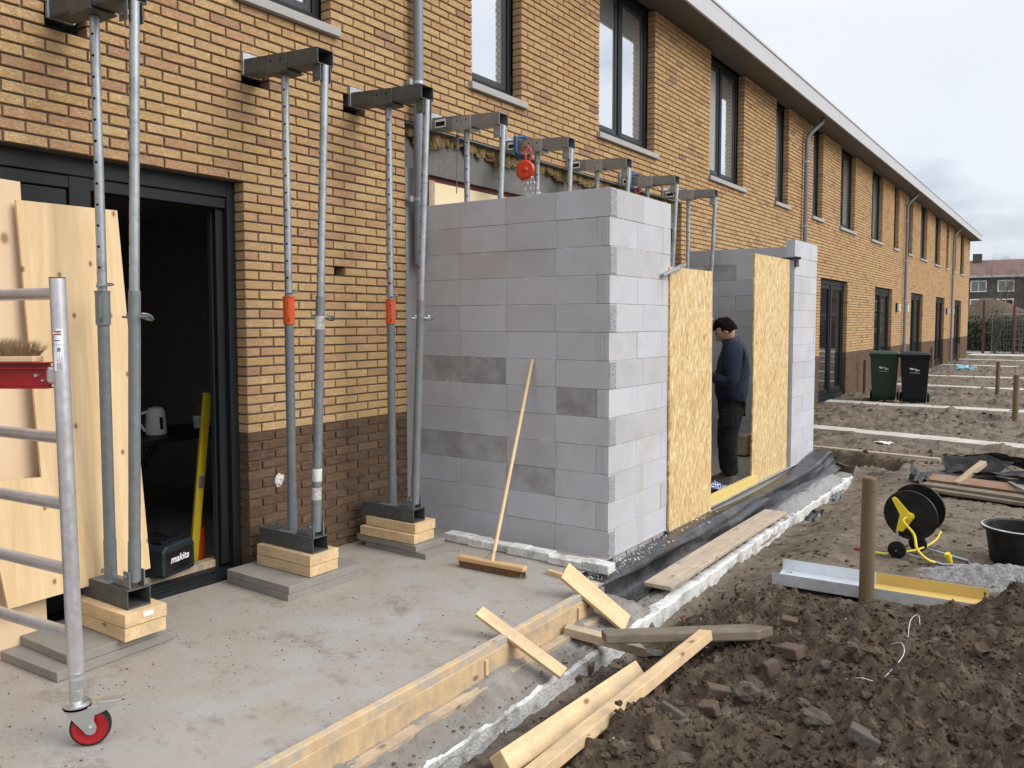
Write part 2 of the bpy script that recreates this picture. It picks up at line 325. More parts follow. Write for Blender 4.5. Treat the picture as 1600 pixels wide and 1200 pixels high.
def soil_mat():
    n = NT('soil'); co = n.coord('World'); sp = n.n('ShaderNodeSeparateXYZ'); n.l(co, sp.inputs[0])
    # wet freshly dug soil in the heap, drier sand further along the garden
    at = n.n('ShaderNodeAttribute', attribute_name='wet'); wet = at.outputs['Fac']
    f = n.noise(co, 9, 6, .7); g = n.noise(co, 60, 4, .7)
    dark = n.mix(f, (.052, .037, .025), (.135, .098, .066)); dry = n.mix(f, (.135, .107, .080), (.245, .20, .155))
    w2 = n.math('ADD', wet, n.math('MULTIPLY', n.math('SUBTRACT', n.noise(co, 2.3, 6, .7), .5), .9))
    c = n.mix(n.ramp(w2, [(.35, (0,) * 3), (.65, (1,) * 3)]), dry, dark)
    c = n.mix(n.ramp(n.noise(co, 1.3, 7, .75, .5), [(.50, (0,) * 3), (.62, (.55,) * 3)]), c, (.085, .066, .052))
    c = n.mix(n.ramp(n.noise(n.coord('World', (.8, 2.2, 1)), 2.6, 8, .8, .3), [(.52, (0,) * 3), (.60, (.8,) * 3)]), c, (.060, .047, .038))
    c = n.mix(n.ramp(n.noise(co, 26, 5, .8), [(.55, (0,) * 3), (.66, (.7,) * 3)]), c, (.07, .055, .044))
    c = n.mix(n.ramp(n.noise(n.coord('World', (1, 1.6, 1)), 5, 5, .7), [(.56, (0,) * 3), (.68, (.5,) * 3)]), c, (.30, .25, .20))
    c = n.mix(n.ramp(g, [(.5, (0,) * 3), (.75, (.6,) * 3)]), c, n.mix(.5, c, (.25, .2, .16)))
    n.col(c); n.rough(.97); n.b.inputs['Specular IOR Level'].default_value = .15
    x = n.bump(n.noise(co, 22, 6, .7), .7, .03); n.bump(n.noise(co, 150, 4, .7), .7, .006, x)
    return n.m
M['soil'] = soil_mat()
M['clod'] = simple('soil_clod', (.082, .059, .041), .97, var=.6, scale=7, bump=1, bscale=90, bdist=.008, kind='World', dirt=(.15, .115, .083), dirt_amt=.7, spec=.1)

# ================================================================ mesh builder
C = S.collection
class MB:
    def __init__(s): s.v = []; s.f = []; s.mi = []
    def add(s, vs, fs, mi=0):
        o = len(s.v); s.v += [tuple(v) for v in vs]; s.f += [tuple(i + o for i in f) for f in fs]; s.mi += [mi] * len(fs); return s
    def box(s, x0, x1, y0, y1, z0, z1, mi=0, M_=None):
        vs = [(x, y, z) for x in (x0, x1) for y in (y0, y1) for z in (z0, z1)]
        if M_ is not None: vs = [M_ @ Vector(v) for v in vs]
        return s.add(vs, [(0, 1, 3, 2), (4, 6, 7, 5), (0, 4, 5, 1), (2, 3, 7, 6), (0, 2, 6, 4), (1, 5, 7, 3)], mi)
    def tube(s, p0, p1, r0, r1=None, n=14, mi=0, caps=True):
        return s.path([p0, p1], [r0, r0 if r1 is None else r1], n, mi, caps)
    def path(s, pts, r, n=10, mi=0, caps=True):
        pts = [Vector(p) for p in pts]; k = len(pts)
        rs = r if isinstance(r, (list, tuple)) else [r] * k
        d0 = (pts[1] - pts[0]).normalized(); a = d0.orthogonal().normalized(); vs = []
        for i, p in enumerate(pts):
            d = (pts[min(i + 1, k - 1)] - pts[max(i - 1, 0)]).normalized()
            a = (a - d * a.dot(d)).normalized(); b = d.cross(a)
            for j in range(n):
                t = 2 * math.pi * j / n; vs.append(p + (a * math.cos(t) + b * math.sin(t)) * rs[i])
        fs = [(i * n + j, i * n + (j + 1) % n, (i + 1) * n + (j + 1) % n, (i + 1) * n + j) for i in range(k - 1) for j in range(n)]
        if caps: fs += [tuple(range(n))[::-1], tuple((k - 1) * n + j for j in range(n))]
        return s.add(vs, fs, mi)
    def prism(s, poly, t, mi=0, M_=None):
        """poly: list of (u,v) in local YZ plane, thickness t along +X"""
        k = len(poly); vs = [(0, u, v) for u, v in poly] + [(t, u, v) for u, v in poly]
        if M_ is not None: vs = [M_ @ Vector(v) for v in vs]
        fs = [tuple(range(k))[::-1], tuple(range(k, 2 * k))] + [(i, (i + 1) % k, k + (i + 1) % k, k + i) for i in range(k)]
        return s.add(vs, fs, mi)
    def lathe(s, prof, c=(0, 0, 0), n=24, mi=0, M_=None, caps=True):
        vs = []; k = len(prof)
        for r, z in prof:
            for j in range(n):
                t = 2 * math.pi * j / n; v = Vector((r * math.cos(t), r * math.sin(t), z))
                v = (M_ @ v) if M_ is not None else v + Vector(c); vs.append(v)
        fs = [(i * n + j, i * n + (j + 1) % n, (i + 1) * n + (j + 1) % n, (i + 1) * n + j) for i in range(k - 1) for j in range(n)]
        if caps: fs += [tuple(range(n))[::-1], tuple((k - 1) * n + j for j in range(n))]
        return s.add(vs, fs, mi)
    def mesh(s, name, mats, smooth=False):
        me = bpy.data.meshes.new(name); me.from_pydata(s.v, [], s.f)
        for m in (mats if isinstance(mats, (list, tuple)) else [mats]): me.materials.append(M[m] if isinstance(m, str) else m)
        me.polygons.foreach_set('material_index', s.mi)
        if smooth:
            me.polygons.foreach_set('use_smooth', [True] * len(s.f))
        me.update(); return me
    def build(s, name, mats, parent=None, smooth=False, bevel=0, loc=None, sharp=True):
        me = s.mesh(name, mats, smooth); o = bpy.data.objects.new(name, me); C.objects.link(o)
        if parent: o.parent = parent
        if loc is not None: o.location = loc
        if bevel:
            b = o.modifiers.new('bevel', 'BEVEL'); b.width = bevel; b.segments = 2; b.limit_method = 'ANGLE'; b.angle_limit = R(40)
        if smooth and sharp:
            try: me.set_sharp_from_angle(angle=R(38))
            except Exception: pass
        return o
def tag(o, label=None, cat=None, group=None, kind=None):
    if label: o['label'] = label
    if cat: o['category'] = cat
    if group: o['group'] = group
    if kind: o['kind'] = kind
    return o
def thing(name, label, cat, loc=(0, 0, 0), rz=0, group=None, mat=None):
    o = bpy.data.objects.new(name, None); C.objects.link(o); o.empty_display_size = .1
    if mat is not None: o.matrix_world = mat
    else: o.location = loc; o.rotation_euler = (0, 0, rz)
    return tag(o, label, cat, group)
def copy_tree(o, parent=None):
    c = o.copy(); C.objects.link(c); c.parent = parent
    for ch in o.children: copy_tree(ch, c)
    return c
def struct(o): o['kind'] = 'structure'; return o
def stuff(o): o['kind'] = 'stuff'; return o
def frame_mat(p0, p1, roll=0, up=(0, 0, 1)):
    """local X along p0->p1, Z as close to up as possible, origin p0"""
    p0, p1 = Vector(p0), Vector(p1); x = (p1 - p0).normalized(); z = Vector(up); y = z.cross(x).normalized(); z = x.cross(y)
    m = Matrix((x, y, z)).transposed().to_4x4(); m = m @ Matrix.Rotation(roll, 4, 'X'); m.translation = p0; return m
def plank(name, mat, p0, p1, w, t, label, cat, roll=0, group=None, ends=(0, 0), bevel=.003, warp=.0, up=(0, 0, 1)):
    """a timber as one thing; p0/p1 are the middle of its top face"""
    Ln = (Vector(p1) - Vector(p0)).length; m = frame_mat(p0, p1, roll, up); b = MB(); k = 8; vs = []
    for i in range(k + 1):
        u = i / k
        for (yy, zz) in ((-w / 2, -t), (w / 2, -t), (w / 2, 0), (-w / 2, 0)):
            x = u * Ln
            if i == 0: x += ends[0] * (yy / w)
            if i == k: x += ends[1] * (yy / w)
            vs.append((x, yy, zz + warp * math.sin(u * 3.1)))
    fs = [(0, 3, 2, 1), tuple(4 * k + j for j in range(4))]
    for i in range(k):
        for j in range(4): fs.append((4 * i + j, 4 * i + (j + 1) % 4, 4 * i + 4 + (j + 1) % 4, 4 * i + 4 + j))
    b.add(vs, fs); o = b.build(name, mat, bevel=bevel); o.matrix_world = m
    return tag(o, label, cat, group)

# fractal value noise in numpy
_perm = rng.rand(256, 256)
def vnoise(x, y):
    xi = np.floor(x).astype(int); yi = np.floor(y).astype(int); fx = x - xi; fy = y - yi
    fx = fx * fx * (3 - 2 * fx); fy = fy * fy * (3 - 2 * fy)
    a = _perm[xi & 255, yi & 255]; b = _perm[(xi + 1) & 255, yi & 255]; c = _perm[xi & 255, (yi + 1) & 255]; d = _perm[(xi + 1) & 255, (yi + 1) & 255]
    return (a * (1 - fx) + b * fx) * (1 - fy) + (c * (1 - fx) + d * fx) * fy - .5
def fbm(x, y, f, o=4, g=.5):
    s = 0; a = 1
    for i in range(o): s = s + a * vnoise(x * f + 17.3 * i, y * f + 5.1 * i); f *= 2.03; a *= g
    return s
def sst(a, b, x): t = np.clip((x - a) / (b - a), 0, 1); return t * t * (3 - 2 * t)
def ground_h(x, y, fine=True):
    x = np.asarray(x, float); y = np.asarray(y, float)
    z = -.135 + 0 * x
    near = sst(7.2, 6.6, y) * sst(2.95, 2.3, x)
    z = z - .19 * near
    z = z - .10 * sst(1.3, .6, y) * sst(3.0, 2.5, x) * sst(2.2, 2.6, x)
    heap = .43 * np.exp(-((x - 4.55) / .72) ** 2 - ((y - 1.15) / .85) ** 2)
    heap = np.maximum(heap, .30 * sst(3.0, 4.4, x) * sst(2.1, .9, y))
    z = z + heap
    z = z + .09 * np.exp(-((x - 3.45) / .3) ** 2 - ((y - .95) / .35) ** 2) + .10 * np.exp(-((x - 3.05) / .3) ** 2 - ((y + .35) / .4) ** 2)
    z = z - .17 * np.exp(-(((x - 2.46) / .13) ** 2 + ((y - 1.78) / .20) ** 2) ** 1.5)
    pit = sst(1.45, 1.62, x) * sst(2.75, 2.45, x) * sst(7.10, 7.2, y) * sst(8.08, 7.75, y)
    z = z - .62 * pit
    if fine:
        wet = wetness(x, y); d = np.hypot(x - 4.4, y + 3.4)
        z = z + fbm(x, y, 2.1, 3) * (.035 + .05 * wet)
        r = fbm(x, y, 9, 4, .62); z = z + r * (.022 + .05 * wet)
        cl = np.maximum(0, fbm(x + 40, y + 9, 26, 3, .6) * (.4 + 1.6 * np.clip(vnoise(x * 2.6, y * 2.6) + .5, 0, 1))) * (.016 + .046 * wet); z = z + cl
        far = sst(7.8, 8.6, y); rid = np.maximum(0, fbm(x * .55, y * 1.5, 3.6, 4, .68) - .02); z = z + far * rid * .15 - far * .03
        chn = sst(2.66, 2.8, x) * sst(4.1, 3.95, x) * sst(1.86, 1.97, y) * sst(2.62, 2.5, y); z = z * (1 - chn) + chn * (-.165)
    return z
def wetness(x, y):
    w = sst(2.35, 1.5, y + .25 * vnoise(x * 3, y * 3)) * sst(2.2, 2.5, x)
    w = np.maximum(w, sst(1.7, 2.2, y) * 0)
    pit = sst(1.4, 1.62, x) * sst(2.85, 2.5, x) * sst(7.0, 7.2, y) * sst(8.3, 7.85, y)
    return np.clip(np.maximum(w, pit), 0, 1)
def gh(x, y): return float(ground_h(np.array([x]), np.array([y]))[0])
def grid_mesh(name, xs, ys, zf, mat, wet=None):
    X, Y = np.meshgrid(xs, ys, indexing='ij'); Z = zf(X, Y); nx, ny = X.shape
    v = np.stack([X, Y, Z], -1).reshape(-1, 3).astype(np.float32)
    i = np.arange(nx - 1)[:, None] * ny + np.arange(ny - 1)[None, :]
    q = np.stack([i, i + ny, i + ny + 1, i + 1], -1).reshape(-1, 4)
    me = bpy.data.meshes.new(name); me.vertices.add(len(v)); me.vertices.foreach_set('co', v.ravel())
    me.loops.add(q.size); me.loops.foreach_set('vertex_index', q.ravel().astype(np.int32))
    me.polygons.add(len(q)); me.polygons.foreach_set('loop_start', np.arange(0, q.size, 4, dtype=np.int32)); me.polygons.foreach_set('loop_total', np.full(len(q), 4, np.int32))
    me.polygons.foreach_set('use_smooth', np.ones(len(q), bool))
    me.update(calc_edges=True); me.validate()
    if wet is not None:
        a = me.attributes.new('wet', 'FLOAT', 'POINT'); a.data.foreach_set('value', wet(X, Y).ravel().astype(np.float32))
    me.materials.append(M[mat]); o = bpy.data.objects.new(name, me); C.objects.link(o); return o
def steps(a, b, s0, s1):
    out = [a]; s = s0
    while out[-1] < b:
        s = s0 + (s1 - s0) * min(1, max(0, (out[-1] - a) / (b - a))); out.append(out[-1] + s)
    return out

# ================================================================ ground
xs = [2.262] + list(np.arange(2.28, 5.2, .017)) + steps(5.2, 14, .03, .4)[1:] + [20, 32, 60, 120, 260]
ys = [-60, -30, -15, -9] + steps(-6, -2.2, .2, .05) + list(np.arange(-2.15, 3.6, .017)) + steps(3.6, 16, .022, .07) + steps(16.1, 48, .08, .3) + [56, 70, 90, 140, 260, 600]
ys = sorted(set(round(float(y), 4) for y in ys))
struct(grid_mesh('ground', np.array(xs), np.array(ys), ground_h, 'soil', wetness))
ys2 = [y for y in ys if y > 7.09]
xs2 = [-60, -25, -8] + list(np.arange(-.02, 2.262, .035)) + [2.262]
def gh2(x, y): return np.where((x < -1) & (y < 43), -.5, ground_h(x, y))
struct(grid_mesh('ground', np.array(xs2), np.array([7.085] + ys2), gh2, 'soil', wetness))
# under the houses and the slab
b = MB(); b.box(-60, 2.262, -60, 7.08, -.9, -.6); struct(b.build('ground', 'soil'))

# ================================================================ terrace of houses
house = thing('terraced_houses', 'long two-storey terrace of yellow brick with dark brick plinth and anthracite window frames', 'houses')
YA, YB, ZT = -4.4, 41.8, 5.4375
P_ = 11.11
openings = []   # y0,y1,z0,z1,kind
for k in range(-1, 4):
    o = k * P_
    openings.append((8.69 + o, 11.11 + o, -.4, 2.5, 'doorB'))
    if k >= 1: openings.append((3.19 + o, 5.61 + o, -.4, 2.5, 'doorA'))
    if k >= 0:
        openings.append((0 + o, .77 + o, 3.6875, ZT, 'wn'))
        openings.append((2.42 + o, 3.19 + o, 3.6875, ZT, 'wn'))
        openings.append((4.73 + o, 6.16 + o, 3.6875, ZT, 'ww'))
    openings.append((8.03 + o, 9.46 + o, 3.6875, ZT, 'ww'))
openings = [q for q in openings if q[1] < YB - .2]
openings.append((1.54, 7.04, -.4, 3.1875, 'cut'))
openings.append((.77 + .0, .88, 1.9375, 2.0, 'hole'))
for yb in (-1.2, .0, .93): openings.append((round(yb / .11) * .11, round(yb / .11) * .11 + .22, 3.125, 3.25, 'needle'))
def pieces(y0, y1, z0, z1):
    """split a brick cell by openings"""
    segs = [(y0, y1)]; zm = (z0 + z1) / 2
    for a, b_, c, d, k in openings:
        if c < zm < d:
            ns = []
            for s0, s1 in segs:
                if s1 <= a + .005 or s0 >= b_ - .005: ns.append((s0, s1)); continue
                if s0 < a: ns.append((s0, a))
                if s1 > b_: ns.append((b_, s1))
            segs = ns
    return [s for s in segs if s[1] - s[0] > .035]
BV, BF = [], []
def brick_geo(y0, y1, z0, z1, jit=.0016, depth=.1):
    r = random.uniform; c = .0028; xo = r(-.0015, .0025)
    def j(): return r(-jit, jit)
    vs = [(xo, y0 + c + j(), z0 + c + j()), (xo + j(), y1 - c + j(), z0 + c + j()), (xo, y1 - c + j(), z1 - c + j()), (xo + j(), y0 + c + j(), z1 - c + j()),
          (-.004, y0, z0), (-.004, y1, z0), (-.004, y1, z1), (-.004, y0, z1),
          (-depth, y0, z0), (-depth, y1, z0), (-depth, y1, z1), (-depth, y0, z1)]
    fs = [(0, 1, 2, 3)]
    for a in (0, 4):
        for i in range(4): fs.append((a + 4 + i, a + 4 + (i + 1) % 4, a + (i + 1) % 4, a + i))
    return vs, fs
fwd = Vector((-math.sin(R(34.5)) * math.cos(R(3.34)), math.cos(R(34.5)) * math.cos(R(3.34)), -math.sin(R(3.34))))
right = Vector((math.cos(R(34.5)), math.sin(R(34.5)), 0)); upv = right.cross(fwd)
def px(p):
    d = Vector(p) - cam_o.location; z = d.dot(fwd)
    return (800 + 1287.9 * d.dot(right) / z, 576.2 - 1287.9 * d.dot(upv) / z, z) if z > 0 else (-1e4, -1e4, z)
allb = []
for iz in range(-6, int(ZT / .0625)):
    z0 = iz * .0625 + .006; z1 = z0 + .0505; off = 0 if iz % 2 else .11
    y = math.floor((YA - off) / .22) * .22 + off
    while y < YB:
        for s0, s1 in pieces(max(y, YA), min(y + .22, YB), z0, z1):
            g = .0055
            allb.append((s0 + (g if s0 > y - .11 and not any(abs(s0 - q[1]) < .004 and q[2] < z0 < q[3] for q in openings) else .001),
                         s1 - (g if not any(abs(s1 - q[0]) < .004 and q[2] < z0 < q[3] for q in openings) else .001), z0, z1))
        y += .22
def shown(bk):
    p = px((0, (bk[0] + bk[1]) / 2, (bk[2] + bk[3]) / 2))
    if not (0 < p[0] < 1600 and 0 < p[1] < 1200): return -1
    if bk[2] < 2.15 and bk[0] < -.9: return -1
    return (bk[1] - bk[0]) / p[2] ** 2
order = sorted(range(len(allb)), key=lambda i: -shown(allb[i])); single = set(order[:300])
big = MB()
for i, bk in enumerate(allb):
    vs, fs = brick_geo(*bk)
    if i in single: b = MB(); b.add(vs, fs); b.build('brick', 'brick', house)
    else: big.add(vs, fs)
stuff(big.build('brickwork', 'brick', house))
# mortar backing cut around the openings
mb = MB(); op0 = openings; openings = [(q[0] - .009, q[1] + .009) + q[2:] for q in op0]; ybr = sorted(set([YA, YB] + [v for q in openings for v in q[:2]]))
for a, b_ in zip(ybr[:-1], ybr[1:]):
    if b_ - a < 1e-6: continue
    ym = (a + b_) / 2; zi = [(-.4, ZT)]
    for q in openings:
        if q[0] < ym < q[1]:
            nz = []
            for s0, s1 in zi:
                if s1 <= q[2] or s0 >= q[3]: nz.append((s0, s1)); continue
                if s0 < q[2]: nz.append((s0, q[2]))
                if s1 > q[3]: nz.append((q[3] + .004, s1))
            zi = nz
    for s0, s1 in zi: mb.box(-.098, -.0155, a, b_, s0, s1)
mb.build('mortar_wall', 'mortar', house); openings = op0
# far gable, rear, inner dark volumes
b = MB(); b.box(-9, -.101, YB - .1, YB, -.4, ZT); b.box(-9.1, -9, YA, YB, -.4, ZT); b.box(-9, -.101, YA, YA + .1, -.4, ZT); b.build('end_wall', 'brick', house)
b = MB()
for k in range(-1, 4):                                   # party walls
    for yy in (1.3, 7.25): 
        if YA < yy + k * P_ < YB - .3: b.box(-8.9, -.2, yy + k * P_, yy + k * P_ + .2, -.3, 5.4)
b.box(-8.9, -.102, YA + .1, 1.5, 2.62, 2.85); b.box(-8.9, -.102, 7.25, YB - .2, 2.62, 2.85); b.build('inner_wall', 'plaster', house)
b = MB(); b.box(-8.9, -.26, YA + .1, 1.3, -.2, -.02); b.box(-8.9, -.02, 1.5, 7.25, -.2, -.052); b.box(-8.9, -.102, 7.45, YB - .2, -.2, -.03)
b.build('interior_floor', 'concrete', house)
# lining behind the outer leaf so no daylight leaks in beside the frames
b = MB()
for q in openings: pass
b.box(-.2, -.15, 7.25, 8.6, -.3, 5.3); b.build('cavity_closer', 'plaster', house)
# roof, fascia, soffit
b = MB(); b.box(-9.1, .43, YA, YB + .35, 5.66, 5.74); b.build('roof', 'roofing', house)
b = MB()
for k in range(16):
    y0 = YA + k * 3.0; y1 = min(y0 + 2.994, YB + .38)
    if y0 < y1: b.box(.425, .455, y0, y1, 5.425, 5.67)
b.box(-9.1, .455, YB + .352, YB + .38, 5.425, 5.67); b.box(.40, .47, YA, YB + .39, 5.672, 5.70)
b.build('fascia', 'fascia', house)
b = MB()
for k in range(16):
    y0 = YA + k * 3.0; y1 = min(y0 + 2.99, YB + .35)
    if y0 < y1: b.box(-.06, .424, y0, y1, 5.44, 5.455)
b.build('soffit', 'soffit', house)
def window(y0, y1, z0, z1, wide):
    w = MB(); X1, X0 = -.115, -.18; t = .065
    w.box(X0, X1, y0 + .004, y0 + t, z0 + .02, z1); w.box(X0, X1, y1 - t, y1 - .004, z0 + .02, z1)
    w.box(X0, X1, y0 + t, y1 - t, z0 + .02, z0 + .1); w.box(X0, X1, y0 + t, y1 - t, z1 - .09, z1)
    mid = (y0 + y1) / 2
    if wide: w.box(X0, X1, mid - .045, mid + .045, z0 + .1, z1 - .09)
    o = w.build('window', 'frame', house, bevel=.004)
    for a, b_ in (((y0 + t, mid - .045), (mid + .045, y1 - t)) if wide else ((y0 + t, y1 - t),)):
        s = MB(); s2 = .045; X = -.132
        s.box(-.17, X, a + .002, a + s2, z0 + .102, z1 - .092); s.box(-.17, X, b_ - s2, b_ - .002, z0 + .102, z1 - .092)
        s.box(-.17, X, a + s2, b_ - s2, z0 + .102, z0 + .155); s.box(-.17, X, a + s2, b_ - s2, z1 - .145, z1 - .092)
        s.build('sash', 'framegrey', o, bevel=.003)
        g = MB(); g.box(-.158, -.152, a + s2, b_ - s2, z0 + .155, z1 - .145); g.build('pane', 'glass', o)
    s = MB(); vs = [(-.14, 0, .0), (.045, 0, -.012), (.045, 0, -.072), (-.14, 0, -.072)]
    ya, yb = y0 - .055, y1 + .055
    s.add([(x, ya, z0 + z + .008) for x, _, z in vs] + [(x, yb, z0 + z + .008) for x, _, z in vs], [(0, 1, 2, 3)[::-1], (4, 5, 6, 7), (0, 4, 5, 1)[::-1], (1, 5, 6, 2)[::-1], (2, 6, 7, 3)[::-1], (3, 7, 4, 0)[::-1]])
    s.build('sill', 'sill', o, bevel=.004)
def glazed_door(y0, y1, z1, glassed=True):
    w = MB(); X1, X0 = -.085, -.17; t = .06
    w.box(X0, X1, y0 + .004, y0 + t, -.1, z1); w.box(X0, X1, y1 - t, y1 - .004, -.1, z1); w.box(X0, X1, y0 + t, y1 - t, z1 - .11, z1 - .002)
    w.box(X0, X1 + .03, y0 + t, y1 - t, -.12, -.02); mid = (y0 + y1) / 2 + .05
    w.box(X0, X1, mid - .06, mid + .06, -.02, z1 - .11)
    o = w.build('door_frame', 'frame', house, bevel=.004)
    for a, b_ in ((y0 + t, mid - .06), (mid + .06, y1 - t)):
        s = MB(); q = .08
        s.box(-.155, -.10, a + .003, a + q, -.01, z1 - .115); s.box(-.155, -.10, b_ - q, b_ - .003, -.01, z1 - .115)
        s.box(-.155, -.10, a + q, b_ - q, -.01, .11); s.box(-.155, -.10, a + q, b_ - q, z1 - .2, z1 - .115); s.build('door_leaf', 'frame', o, bevel=.003)
        g = MB(); g.box(-.135, -.128, a + q, b_ - q, .11, z1 - .2); g.build('pane', 'glass2', o)
for q in openings:
    if q[4] in ('ww', 'wn'): window(q[0], q[1], q[2], q[3] + .01, q[4] == 'ww')
    elif q[4] in ('doorA', 'doorB') and abs(q[0] + 2.42) > .1: glazed_door(q[0], q[1], q[3])
# the open door of the nearest house
w = MB()
w.box(-.20, -.09, -.062, -.002, -.06, 2.5); w.box(-.20, -.09, -2.41, -2.35, -.06, 2.5); w.box(-.20, -.09, -2.35, -.062, 2.40, 2.498)
w.box(-.17, -.10, -1.06, -.94, .02, 2.40); w.box(-.185, -.105, -2.35, -.062, 2.33, 2.398)
w.box(-.16, -.13, -.12, -.064, .02, 2.33)
o = w.build('door_frame', 'frame', house, bevel=.004)
s = MB(); s.box(-.205, -.175, -.115, -.09, .0, 2.33); s.box(-.203, -.177, -.089, -.07, .0, 2.33); s.build('door_leaf', 'frame', o, bevel=.003)
s = MB(); s.box(-.208, -.172, -.128, -.1155, .0, 2.33); s.build('edge_strip', 'framegrey', o)
s = MB(); s.box(-.16, -.11, -2.34, -1.07, 2.18, 2.322); s.box(-.16, -.10, -2.34, -1.07, 2.10, 2.175); s.box(-.155, -.115, -1.16, -1.062, .02, 2.10); s.box(-.155, -.115, -2.34, -1.162, .02, .14); s.build('sash', 'frame', o, bevel=.003)
g = MB(); g.box(-.14, -.135, -2.34, -1.16, .14, 2.10); g.build('pane', 'glass2', o)
s = MB(); s.box(-.115, -.03, -2.35, -.01, -.055, -.02); s.box(-.19, -.118, -2.35, -.01, -.055, .0); s.box(-.07, -.055, -2.35, -.01, -.02, -.005); s.build('threshold', 'frame', o)
s = MB(); s.box(-.27, -.195, -2.3, -.08, -.03, .045); s.build('threshold_timber', 'timber_old', o, bevel=.004)
# structure seen in the wide cut
b = MB(); b.box(-.36, -.11, 1.56, 7.02, 2.84, 3.30); b.build('concrete_beam', 'beamconc', house)
b = MB(); b.box(-.34, -.15, 1.56, 7.02, 2.80, 2.839); b.box(-.33, -.16, 1.60, 1.98, -.05, 2.799); b.build('steel_lintel', 'redsteel', house)
b = MB(); b.box(-.20, -.15, 2.065, 5.9, 2.0, 2.795); b.build('cream_panel', 'cream', house)
b = MB(); b.box(-.23, -.13, 1.985, 2.06, -.05, 2.799); b.box(-.3, -.2, 6.2, 7.0, 2.45, 2.55); b.build('stud', 'timber_old', house)
b = MB(); b.box(-.30, -.24, 6.3, 7.0, 2.55, 2.80); b.build('white_board', 'cream', house)
mw = MB()
for i in range(150):
    y = 1.6 + 5.4 * i / 150 + random.uniform(-.02, .02); l = random.uniform(.03, .11) + .06 * max(0, math.sin(i * .21))
    x = random.uniform(-.10, -.07); w_ = random.uniform(.03, .07)
    mw.add([(x, y - w_, 3.186), (x + .03, y + w_, 3.186), (x + .04, y + w_ * .7, 3.186 - l), (x, y - w_ * .5, 3.186 - l * random.uniform(.7, 1.1)), (x - .06, y, 3.186 - l * .5), (x - .05, y, 3.186)], [(0, 1, 2, 3), (0, 3, 4, 5), (1, 5, 4, 2), (2, 4, 3)])
mw.build('insulation', 'mineral', house)
b = MB(); b.box(-.13, -.004, 1.545, 1.72, -.05, 2.83); b.build('mortar_jamb', 'concrete', house)
b = MB(); b.box(-.099, -.002, 1.56, 7.02, 3.178, 3.1865); b.build('lintel_strip', 'galvdark', house)
# downpipes
for k in range(4):
    y = 1.62 + k * P_ + (.05 if k else 0); b = MB(); X = .075
    if k == 0:
        b.path([(X, y, 5.44), (X, y, 2.06)], .041, 18); b.tube((X, y, 2.62), (X, y, 2.50), .045, n=18); pb = b.build('downpipe', 'pipe', house, True)
    else:
        b.path([(.30, y + .25, 5.44), (.28, y + .22, 5.36), (.12, y + .03, 5.14), (X, y, 5.04), (X, y, -.12)], .041, 14); pb = b.build('downpipe', 'pipe', house, True)
    for z in ((3.47, 2.56) if k == 0 else (4.6, 3.4, 2.2, 1.0)):
        c = MB(); c.tube((X, y, z), (X, y, z + .025), .047, n=18); c.tube((-.01, y - .07, z + .012), (.05, y - .05, z + .012), .007, n=8); c.box(.03, .06, y - .085, y - .045, z - .01, z + .035); c.build('pipe_clip', 'galv', pb)
# wall lamps beside the pipes
for y in (22.85, 24.35, 33.85, 35.45):
    b = MB(); b.box(.001, .05, y - .07, y + .07, 1.86, 2.12); o = b.build('wall_lamp', 'frame', house, bevel=.005)
    c = MB(); c.box(.051, .11, y - .06, y + .06, 1.88, 2.10); c.build('lamp_shade', 'white', o, True)
# rag stuffed in a wall hole
b = MB()
def blob(b, c, s, n=1, seed=0, sub=2, amp=.25, mi=0):
    import bmesh
    bm = bmesh.new(); bmesh.ops.create_icosphere(bm, subdivisions=sub, radius=1)
    rr = random.Random(seed); ph = [Vector((rr.uniform(-9, 9), rr.uniform(-9, 9), rr.uniform(-9, 9))) for _ in range(2)]
    from mathutils import noise as mn
    vs = []
    for v in bm.verts:
        k = 1 + amp * mn.noise(v.co * 1.6 + ph[0]) * 2 + amp * .5 * mn.noise(v.co * 4 + ph[1])
        vs.append((c[0] + v.co.x * s[0] * k, c[1] + v.co.y * s[1] * k, c[2] + v.co.z * s[2] * k))
    fs = [tuple(v.index for v in f.verts) for f in bm.faces]; bm.free(); b.add(vs, fs, mi)
blob(b, (.0, .243, .533), (.014, .038, .042), seed=3, sub=3, amp=.35)
tag(b.build('plastic_rag', 'eps', None, False), 'crumpled white plastic rag stuffed into a hole in the dark brick plinth', 'rag')

# ================================================================ slab, footing, formwork
b = grid_mesh('concrete_slab', np.concatenate([np.arange(-.03, 2.0, .04), [2.008]]), np.arange(-4.5, 1.151, .05), lambda x, y: -.05 + fbm(x, y, 1.5, 4) * .006 - .004 * (x > 1.95), 'slab'); struct(b)
struct(grid_mesh('concrete_slab', np.arange(-.03, 1.775, .05), np.arange(1.1501, 7.12, .06), lambda x, y: -.052 + fbm(x, y, 1.5, 4) * .006 - .012 * (y > 1.2), 'slab'))
b = MB(); b.box(-.03, 2.006, -4.5, 1.149, -.62, -.075); b.box(-.03, 1.90, 1.149, 7.10, -.62, -.105); struct(b.build('concrete_slab_edge', 'concrete'))
fo = grid_mesh('concrete_footing', np.linspace(1.92, 2.262, 24), np.arange(-3, 7.0, .015), lambda x, y: np.where(y < 1.3, -.185 - (np.maximum(x, 2.03) - 2.03) * .26, -.262) + .024 * (y < 1.3) + fbm(x, y, 7, 5, .62) * .036 + .03 * sst(4.2, 5.0, y) * (y > 1.3) - .05 * (x > 2.258), 'footing'); struct(fo)
